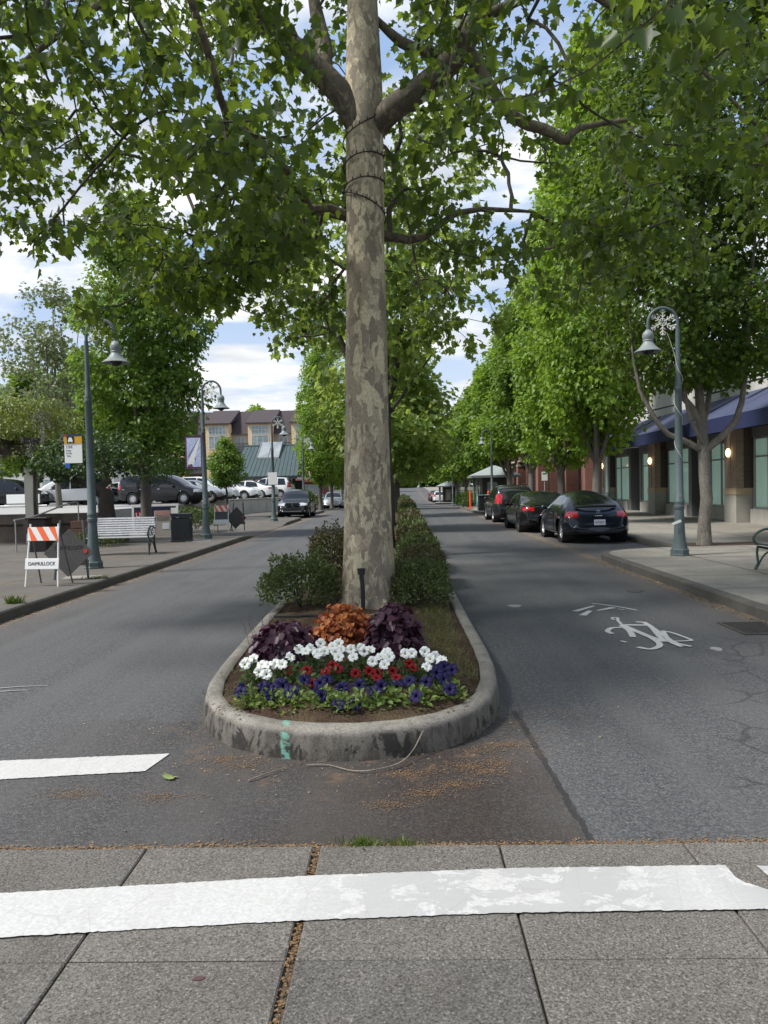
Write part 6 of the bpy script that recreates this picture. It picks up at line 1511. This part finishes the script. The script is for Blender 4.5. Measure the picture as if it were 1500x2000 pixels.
for y in piers:
    p = MB().span((-.35, y-.5, 1.25), (.55, y+.5, 3.75)).build('pier', M_BRTAN, t)
    MB().span((-.38, y-.53, 1.02), (.56, y+.53, 1.25)).build('pier_band', plain('band_tan', (.40, .30, .20), .8), p)
    MB().span((-.36, y-.51, 0), (.56, y+.51, 1.02)).build('pier_base', M_BASE, p)
    MB().span((-.08, y-.512, 1.26), (.5, y-.498, 3.7)).build('pier_side', M_BRDARK, p)
    MB().box((-.362, y-.02, 2.5), (.03, .07, 2.4)).build('pier_strip', plain('strip_tan', (.30, .23, .17), .8), p)
    l = MB().ball((-.43, y-.02, 2.55), (.085, .115, .16), 14, 10).build('wall_lamp', emit('lit_lamp', (1.0, .72, .36), 2.2), t, smooth=True)
    MB().box((-.37, y-.02, 2.55), (.04, .14, .22)).build('lamp_plate', M_DKMETAL, l)
for y0, y1 in zip(piers, piers[1:]):
    a, b_ = y0+.55, y1-.55
    for (w0, w1) in ((a+.05, a+2.75), (b_-2.75, b_-.05)):
        MB().span((.10, w0, 0), (.60, w1, .50)).build('sill_wall', M_BASE, t)
        f = MB(); X0, X1 = .22, .34
        f.span((X0, w0, .50), (X1, w1, .58)); f.span((X0, w0, 2.98), (X1, w1, 3.05)); f.span((X0, w0, .585), (X1, w0+.06, 2.975)); f.span((X0, w1-.06, .585), (X1, w1, 2.975))
        f.span((X0+.01, w0+.063, 2.34), (X1-.01, w1-.063, 2.40))
        for q in (.60,): yy = w0+(w1-w0)*q; f.span((X0+.005, yy-.03, .583), (X1-.005, yy+.03, 2.977))
        wn = f.build('window', M_FRAME, t)
        MB().span((.29, w0+.04, .56), (.32, w1-.04, 2.99)).build('pane', M_SHOPG, wn)
        MB().span((.16, w0, 3.06), (.5, w1, 3.42)).build('window_header', M_HEADER, t)
        MB().span((.35, w0, .5), (.6, w1, 3.4)).build('window_back', M_DARKIN, t)
    MB().span((1.2, a+2.8, 0), (1.5, b_-2.8, 3.6)).build('entrance_recess', M_DARKIN, t)
    dm = (a+b_)/2
    dr = MB().span((.95, dm-.55, 0), (1.0, dm-.49, 2.4)).span((.95, dm+.49, 0), (1.0, dm+.55, 2.4)).span((.95, dm-.49, 2.32), (1.0, dm+.49, 2.4)).span((.95, dm-.49, 0), (1.0, dm+.49, .25)).build('door', M_FRAME, t)
    MB().span((.965, dm-.49, .25), (.985, dm+.49, 2.32)).build('pane', plain('door_glass', (.02, .035, .032), .06), dr)
    MB().tube([(.90, dm-.4, .95), (.90, dm-.4, 1.35)], .015, 6).build('handle', M_STEEL, dr)
    for yy in (a+2.82, b_-3.12): MB().span((.2, yy, 0), (.9, yy+.3, 3.42)).build('entrance_jamb', M_HEADER, t)
    # awning: sloping canvas, valance, gable ends
    ya, yb = y0-.05+.25, y1-.30; th = .03
    aw = MB(); sec = [(.22, 4.72), (-1.9, 3.62), (-1.9, 3.58), (.22, 4.68)]
    aw.add([(x, ya, z) for x, z in sec]+[(x, yb, z) for x, z in sec], [(0, 1, 5, 4), (1, 2, 6, 5), (2, 3, 7, 6), (3, 0, 4, 7), (0, 3, 2, 1), (4, 5, 6, 7)])
    awo = aw.build('awning', M_NAVY, t)
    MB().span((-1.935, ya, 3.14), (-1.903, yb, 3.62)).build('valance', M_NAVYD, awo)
    m = MB()
    for yy in (ya, yb-.02): m.add([(.2, yy, 4.66), (-1.88, yy, 3.57), (-1.88, yy, 3.18), (.2, yy, 3.5), (.2, yy+.02, 4.66), (-1.88, yy+.02, 3.57), (-1.88, yy+.02, 3.18), (.2, yy+.02, 3.5)], [(0, 1, 2, 3), (7, 6, 5, 4), (0, 4, 5, 1), (1, 5, 6, 2), (2, 6, 7, 3), (3, 7, 4, 0)])
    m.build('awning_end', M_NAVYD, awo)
    m = MB()
    for q in (1/3, 2/3): yy = ya+(yb-ya)*q; m.add([(.2, yy-.02, 4.728), (-1.9, yy-.02, 3.638), (-1.9, yy+.02, 3.638), (.2, yy+.02, 4.728)], [(0, 1, 2, 3)])
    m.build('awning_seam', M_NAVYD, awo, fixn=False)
    for q in (.2, .8): MB().box((-.35, ya+(yb-ya)*q, 4.92), (1.1, .5, .06), 0, 0, R(-12)).build('flood_lamp', M_DKMETAL, t, bevel=.01)
    for q in (.25, .5, .75): MB().span((.235, y0+8.9*q-.015, 4.8), (.248, y0+8.9*q+.015, 7.0)).build('panel_joint', M_HEADER, t)
# brick arcade beyond
t = thing('brick_arcade', 'red brick arcade with pale stone caps and a shaded walk beyond the shop', 'building', (12.2, 0, 0))
MB().span((3.4, 51.0, -.8), (14, 99, 7.0)).build('wall', M_BRRED, t)
MB().span((.0, 51.0, 4.15), (3.4, 99, 5.25)).build('lintel', M_BRRED, t); MB().span((-.12, 50.9, 5.25), (3.5, 99.1, 5.5)).build('cornice', M_STONE, t); MB().span((-.08, 51.0, 4.02), (3.4, 99, 4.15)).build('stone_band', M_STONE, t)
for k in range(9):
    y = 51.6+5.85*k; c = MB().span((-.1, y-.55, -.8), (.8, y+.55, 4.02)).build('column', M_BRRED, t)
    MB().span((-.16, y-.6, 3.55), (.86, y+.6, 3.75)).build('capital', M_STONE, c); MB().span((-.16, y-.6, -.8), (.86, y+.6, .45)).build('plinth', M_STONE, c)
    if k < 8:
        w = MB().span((3.32, y+1.2, -.2), (3.39, y+4.8, 3.0)).build('window', plain('arcade_glass', (.02, .03, .045), .1), t); MB().span((3.28, y+2.95, -.2), (3.32, y+3.05, 3.0)).build('mullion', M_FRAME, w)
for y in (60.2, 77.6): MB().span((3.0, y, 2.2), (3.3, y+3.2, 3.3)).build('blue_fascia', plain('fascia_blue', (.02, .03, .12), .5), t)
# kiosks
kfirst = None
for (x, y, lab, s) in ((6.75, 56.5, 'nearer small kiosk with a pale hipped metal roof and dark glass sides', 1), (6.6, 107, 'farther small kiosk with a pale hipped roof down the right pavement', 1)):
    z = .14+ZG(y)
    if kfirst is None:
        t = thing('kiosk', lab, 'kiosk', (x, y, z), 0, 'small kiosks on the right pavement')
        m = MB(); w, e, hh = 1.75, 2.28, 3.0
        m.add([(-w, -w, e), (w, -w, e), (w, w, e), (-w, w, e), (-.12, -.12, hh), (.12, -.12, hh), (.12, .12, hh), (-.12, .12, hh)], [(0, 1, 5, 4), (1, 2, 6, 5), (2, 3, 7, 6), (3, 0, 4, 7), (4, 5, 6, 7), (3, 2, 1, 0)]); m.build('roof', mottled('kiosk_roof', (.30, .34, .32), (.40, .44, .42), 3, .5, 0, 40, metal=.3), t)
        MB().span((-1.8, -1.8, 2.12), (1.8, 1.8, 2.28)).build('eave', plain('eave_grey', (.16, .17, .165), .6), t)
        for sx in (-1, 1):
            for sy in (-1, 1): MB().lathe([(.11, 0), (.11, .2), (.075, .25), (.075, 2.12)], 12, (sx*1.35, sy*1.35, 0)).build('column', M_POST, t, smooth=True)
        MB().span((-.95, -.95, 0), (.95, 1.1, 2.12)).build('cabin', plain('cabin_dark', (.012, .013, .015), .3), t); MB().box((-.25, -.97, 1.05), (.70, .03, 1.5)).build('poster', mottled('poster_print', (.40, .40, .38), (.12, .10, .09), 2.5, .4, 0, 20), t)
        kfirst = t
    else: dup(kfirst, (x, y, z), 0, lab)
# green roofed shelter
t = thing('shelter', 'open shelter with a green standing seam metal roof and a skylight, on dark posts', 'shelter', (-11.2, 66, ZG(66)+.2))
M_GROOF = mottled('green_metal_roof', (.062, .090, .092), (.09, .118, .118), 2, .45, 0, 40, metal=.3)
ey, ry, ez, rzz, wx = -3.6, .6, 2.75, 5.45, 2.72
m = MB(); m.add([(-wx, ey, ez), (wx, ey, ez), (wx-.15, ry, rzz), (-wx+.35, ry, rzz), (-wx, ey, ez-.10), (wx, ey, ez-.10), (wx-.15, ry+.1, rzz-.1), (-wx+.35, ry+.1, rzz-.1), (wx, 4.6, ez), (-wx, 4.6, ez)],
    [(0, 1, 2, 3), (0, 4, 5, 1), (3, 2, 8, 9), (1, 5, 8, 2), (0, 3, 9, 4), (4, 9, 8, 5)]); m.build('roof', M_GROOF, t, fixn=False)
m = MB()
for k in range(17):
    u = k/16; x0 = -wx+2*wx*u; x1 = (-wx+.35)+(2*wx-.5)*u; m.tube([(x0, ey, ez+.015), (x1, ry, rzz+.015)], .028, 4)
m.build('roof_seam', mottled('green_seam', (.045, .085, .088), (.06, .10, .10), 2, .5, 0), t)
MB().tube([(-wx+.3, ry, rzz+.02), (wx-.1, ry, rzz+.02)], .07, 6).build('ridge_cap', MATS['green_seam'], t)
sk = MB(); sk.add([(-1.0, ey+2.35, ez+1.62), (.85, ey+2.35, ez+1.62), (.95, ry-.1, rzz+.32), (-.85, ry-.1, rzz+.32), (-1.0, ey+2.35, ez+1.4), (.85, ey+2.35, ez+1.4), (.95, ry+.3, rzz-.15), (-.85, ry+.3, rzz-.15)], [(0, 1, 2, 3), (0, 4, 5, 1), (1, 5, 6, 2), (3, 7, 4, 0), (2, 6, 7, 3)])
sk = sk.build('skylight', mottled('skylight_glass', (.12, .14, .15), (.38, .40, .42), 1.1, .12, 0), t)
m = MB()
for u in (.0, .5, 1): m.tube([(-1.0+1.85*u, ey+2.35, ez+1.64), (-.85+1.8*u, ry-.1, rzz+.34)], .04, 4)
m.build('skylight_frame', M_FRAME, sk)
MB().span((-wx+.05, ey-.06, ez-.28), (wx-.05, ey+.1, ez-.02)).build('fascia', plain('fascia_dark', (.02, .03, .032), .6), t)
for x in (-2.2, .4, 1.5, 2.3):
    for y in (-2.9, 3.4): MB().span((x-.09, y-.09, -.4), (x+.09, y+.09, ez-.1)).build('post', M_DKMETAL, t)
MB().span((-2.3, 3.0, -.3), (2.3, 3.2, 2.4)).build('back_wall', mottled('shelter_wall', (.05, .045, .04), (.09, .08, .07), 2, .9, 0), t)
# apartment block
t = thing('apartment_building', 'tan apartment block with dark brown roof, tall bay windows and balconies behind the lot', 'building', (-22, 112, -.6))
M_TAN = mottled('tan_siding', (.66, .47, .27), (.72, .54, .34), 1, .8, 0, 8); M_GREYW = mottled('grey_siding', (.34, .32, .29), (.42, .40, .37), 1, .8, 0, 8); M_ROOF = mottled('brown_shingle', (.040, .032, .034), (.065, .052, .055), 4, .9, .2, 30)
M_WIN = mottled('flat_glass', (.10, .14, .15), (.36, .42, .42), .5, .15, 0, 6); M_WFR = plain('white_frame', (.55, .56, .54), .6)
MB().span((-13, 0, 0), (11, 14, 10.6)).build('wall', M_GREYW, t)
MB().add([(-13.4, -.6, 10.5), (11.4, -.6, 10.5), (11.4, 5, 14.3), (-13.4, 5, 14.3), (-13.4, 14.6, 10.5), (11.4, 14.6, 10.5)], [(0, 1, 2, 3), (3, 2, 5, 4), (0, 3, 4), (1, 5, 2), (0, 4, 5, 1)]).build('roof', M_ROOF, t)
def win(x0, x1, z0, z1, y, nx, nz):
    f = MB(); f.span((x0, y-.06, z0), (x1, y, z0+.09)); f.span((x0, y-.06, z1-.09), (x1, y, z1)); f.span((x0, y-.06, z0+.09), (x0+.09, y, z1-.09)); f.span((x1-.09, y-.06, z0+.09), (x1, y, z1-.09))
    for k in range(1, nx): xx = x0+(x1-x0)*k/nx; f.span((xx-.04, y-.05, z0+.09), (xx+.04, y, z1-.09))
    for k in range(1, nz): zz = z0+(z1-z0)*k/nz; f.span((x0+.09, y-.045, zz-.04), (x1-.09, y-.002, zz+.04))
    w = f.build('window', M_WFR, t); MB().span((x0+.03, y-.03, z0+.03), (x1-.03, y-.01, z1-.03)).build('pane', M_WIN, w)
for bx in (-12.6, -6.2, .0, 6.3):
    b = MB().span((bx, -1.6, 0), (bx+3.5, 0, 11.9)).build('bay', M_TAN, t)
    MB().add([(bx-.25, -2.0, 12.0), (bx+3.75, -2.0, 12.0), (bx+3.75, 5, 14.5), (bx-.25, 5, 14.5), (bx-.25, -2.0, 11.8), (bx+3.75, -2.0, 11.8), (bx+3.75, 5, 13.5), (bx-.25, 5, 13.5)], [(0, 1, 2, 3), (0, 4, 5, 1), (1, 5, 6, 2), (3, 7, 4, 0), (4, 7, 6, 5)]).build('bay_roof', M_ROOF, b)
    win(bx+.5, bx+3.0, 10.3, 11.6, -1.6, 5, 2); win(bx+.5, bx+3.0, 8.3, 10.2, -1.6, 3, 1); win(bx+.5, bx+3.0, 5.4, 7.1, -1.6, 2, 1); win(bx+.5, bx+3.0, 2.6, 4.2, -1.6, 2, 1)
    for z in (8.0, 5.0):
        x0, x1 = bx+3.5, bx+6.2
        bl = MB().span((x0, -1.7, z-.22), (x1, 0, z)).build('balcony', plain('balcony_dark', (.05, .045, .045), .7), t)
        m = MB().span((x0, -1.7, z+1.0), (x1, -1.62, z+1.08))
        for k in range(15): xx = x0+.05+(x1-x0-.1)*k/14; m.span((xx-.02, -1.68, z), (xx+.02, -1.64, z+1.0))
        m.build('railing', MATS['balcony_dark'], bl)
        win(x0+.7, x0+2.0, z+.05, z+2.1, 0, 2, 1)
MB().span((-13.5, -3.2, 0), (11.5, -1.8, 3.3)).build('shop_base', M_BRRED, t); MB().span((-13.6, -3.9, 3.3), (11.6, -1.7, 3.7)).build('shop_canopy', plain('rust_canopy', (.22, .07, .05), .7), t)
for k in range(6): win(-12.5+4*k, -9.8+4*k, .3, 2.9, -3.2, 2, 1)
# cream shops and low buildings at the far left
t = thing('shop_row', 'low cream building glimpsed behind the trees at the far left of the lot', 'building', (-40, 82, .2)); MB().span((-16, 0, -1), (9, 10, 5.6)).build('wall', M_STUCCO, t); MB().span((-16.3, -.5, 5.6), (9.3, 10.3, 6.1)).build('roof', M_ROOF, t)
for k in range(6): win(-14+3.8*k, -11.5+3.8*k, 1.2, 3.2, 0, 2, 1)
# pale barrier low in the lot
t = thing('barrier_rail', 'low white barrier panels along the front of the lot at far left', 'barrier', (-23, 41.5, 1.0))
for k in range(3): MB().span((-3.2+2.3*k, -.05, .25), (-1.4+2.3*k, .05, .75)).build('panel', M_WHITE, t)
MB().tube([(-3.4, 0, .12), (3.6, 0, .12)], .04, 6).build('rail', M_WHITE, t)
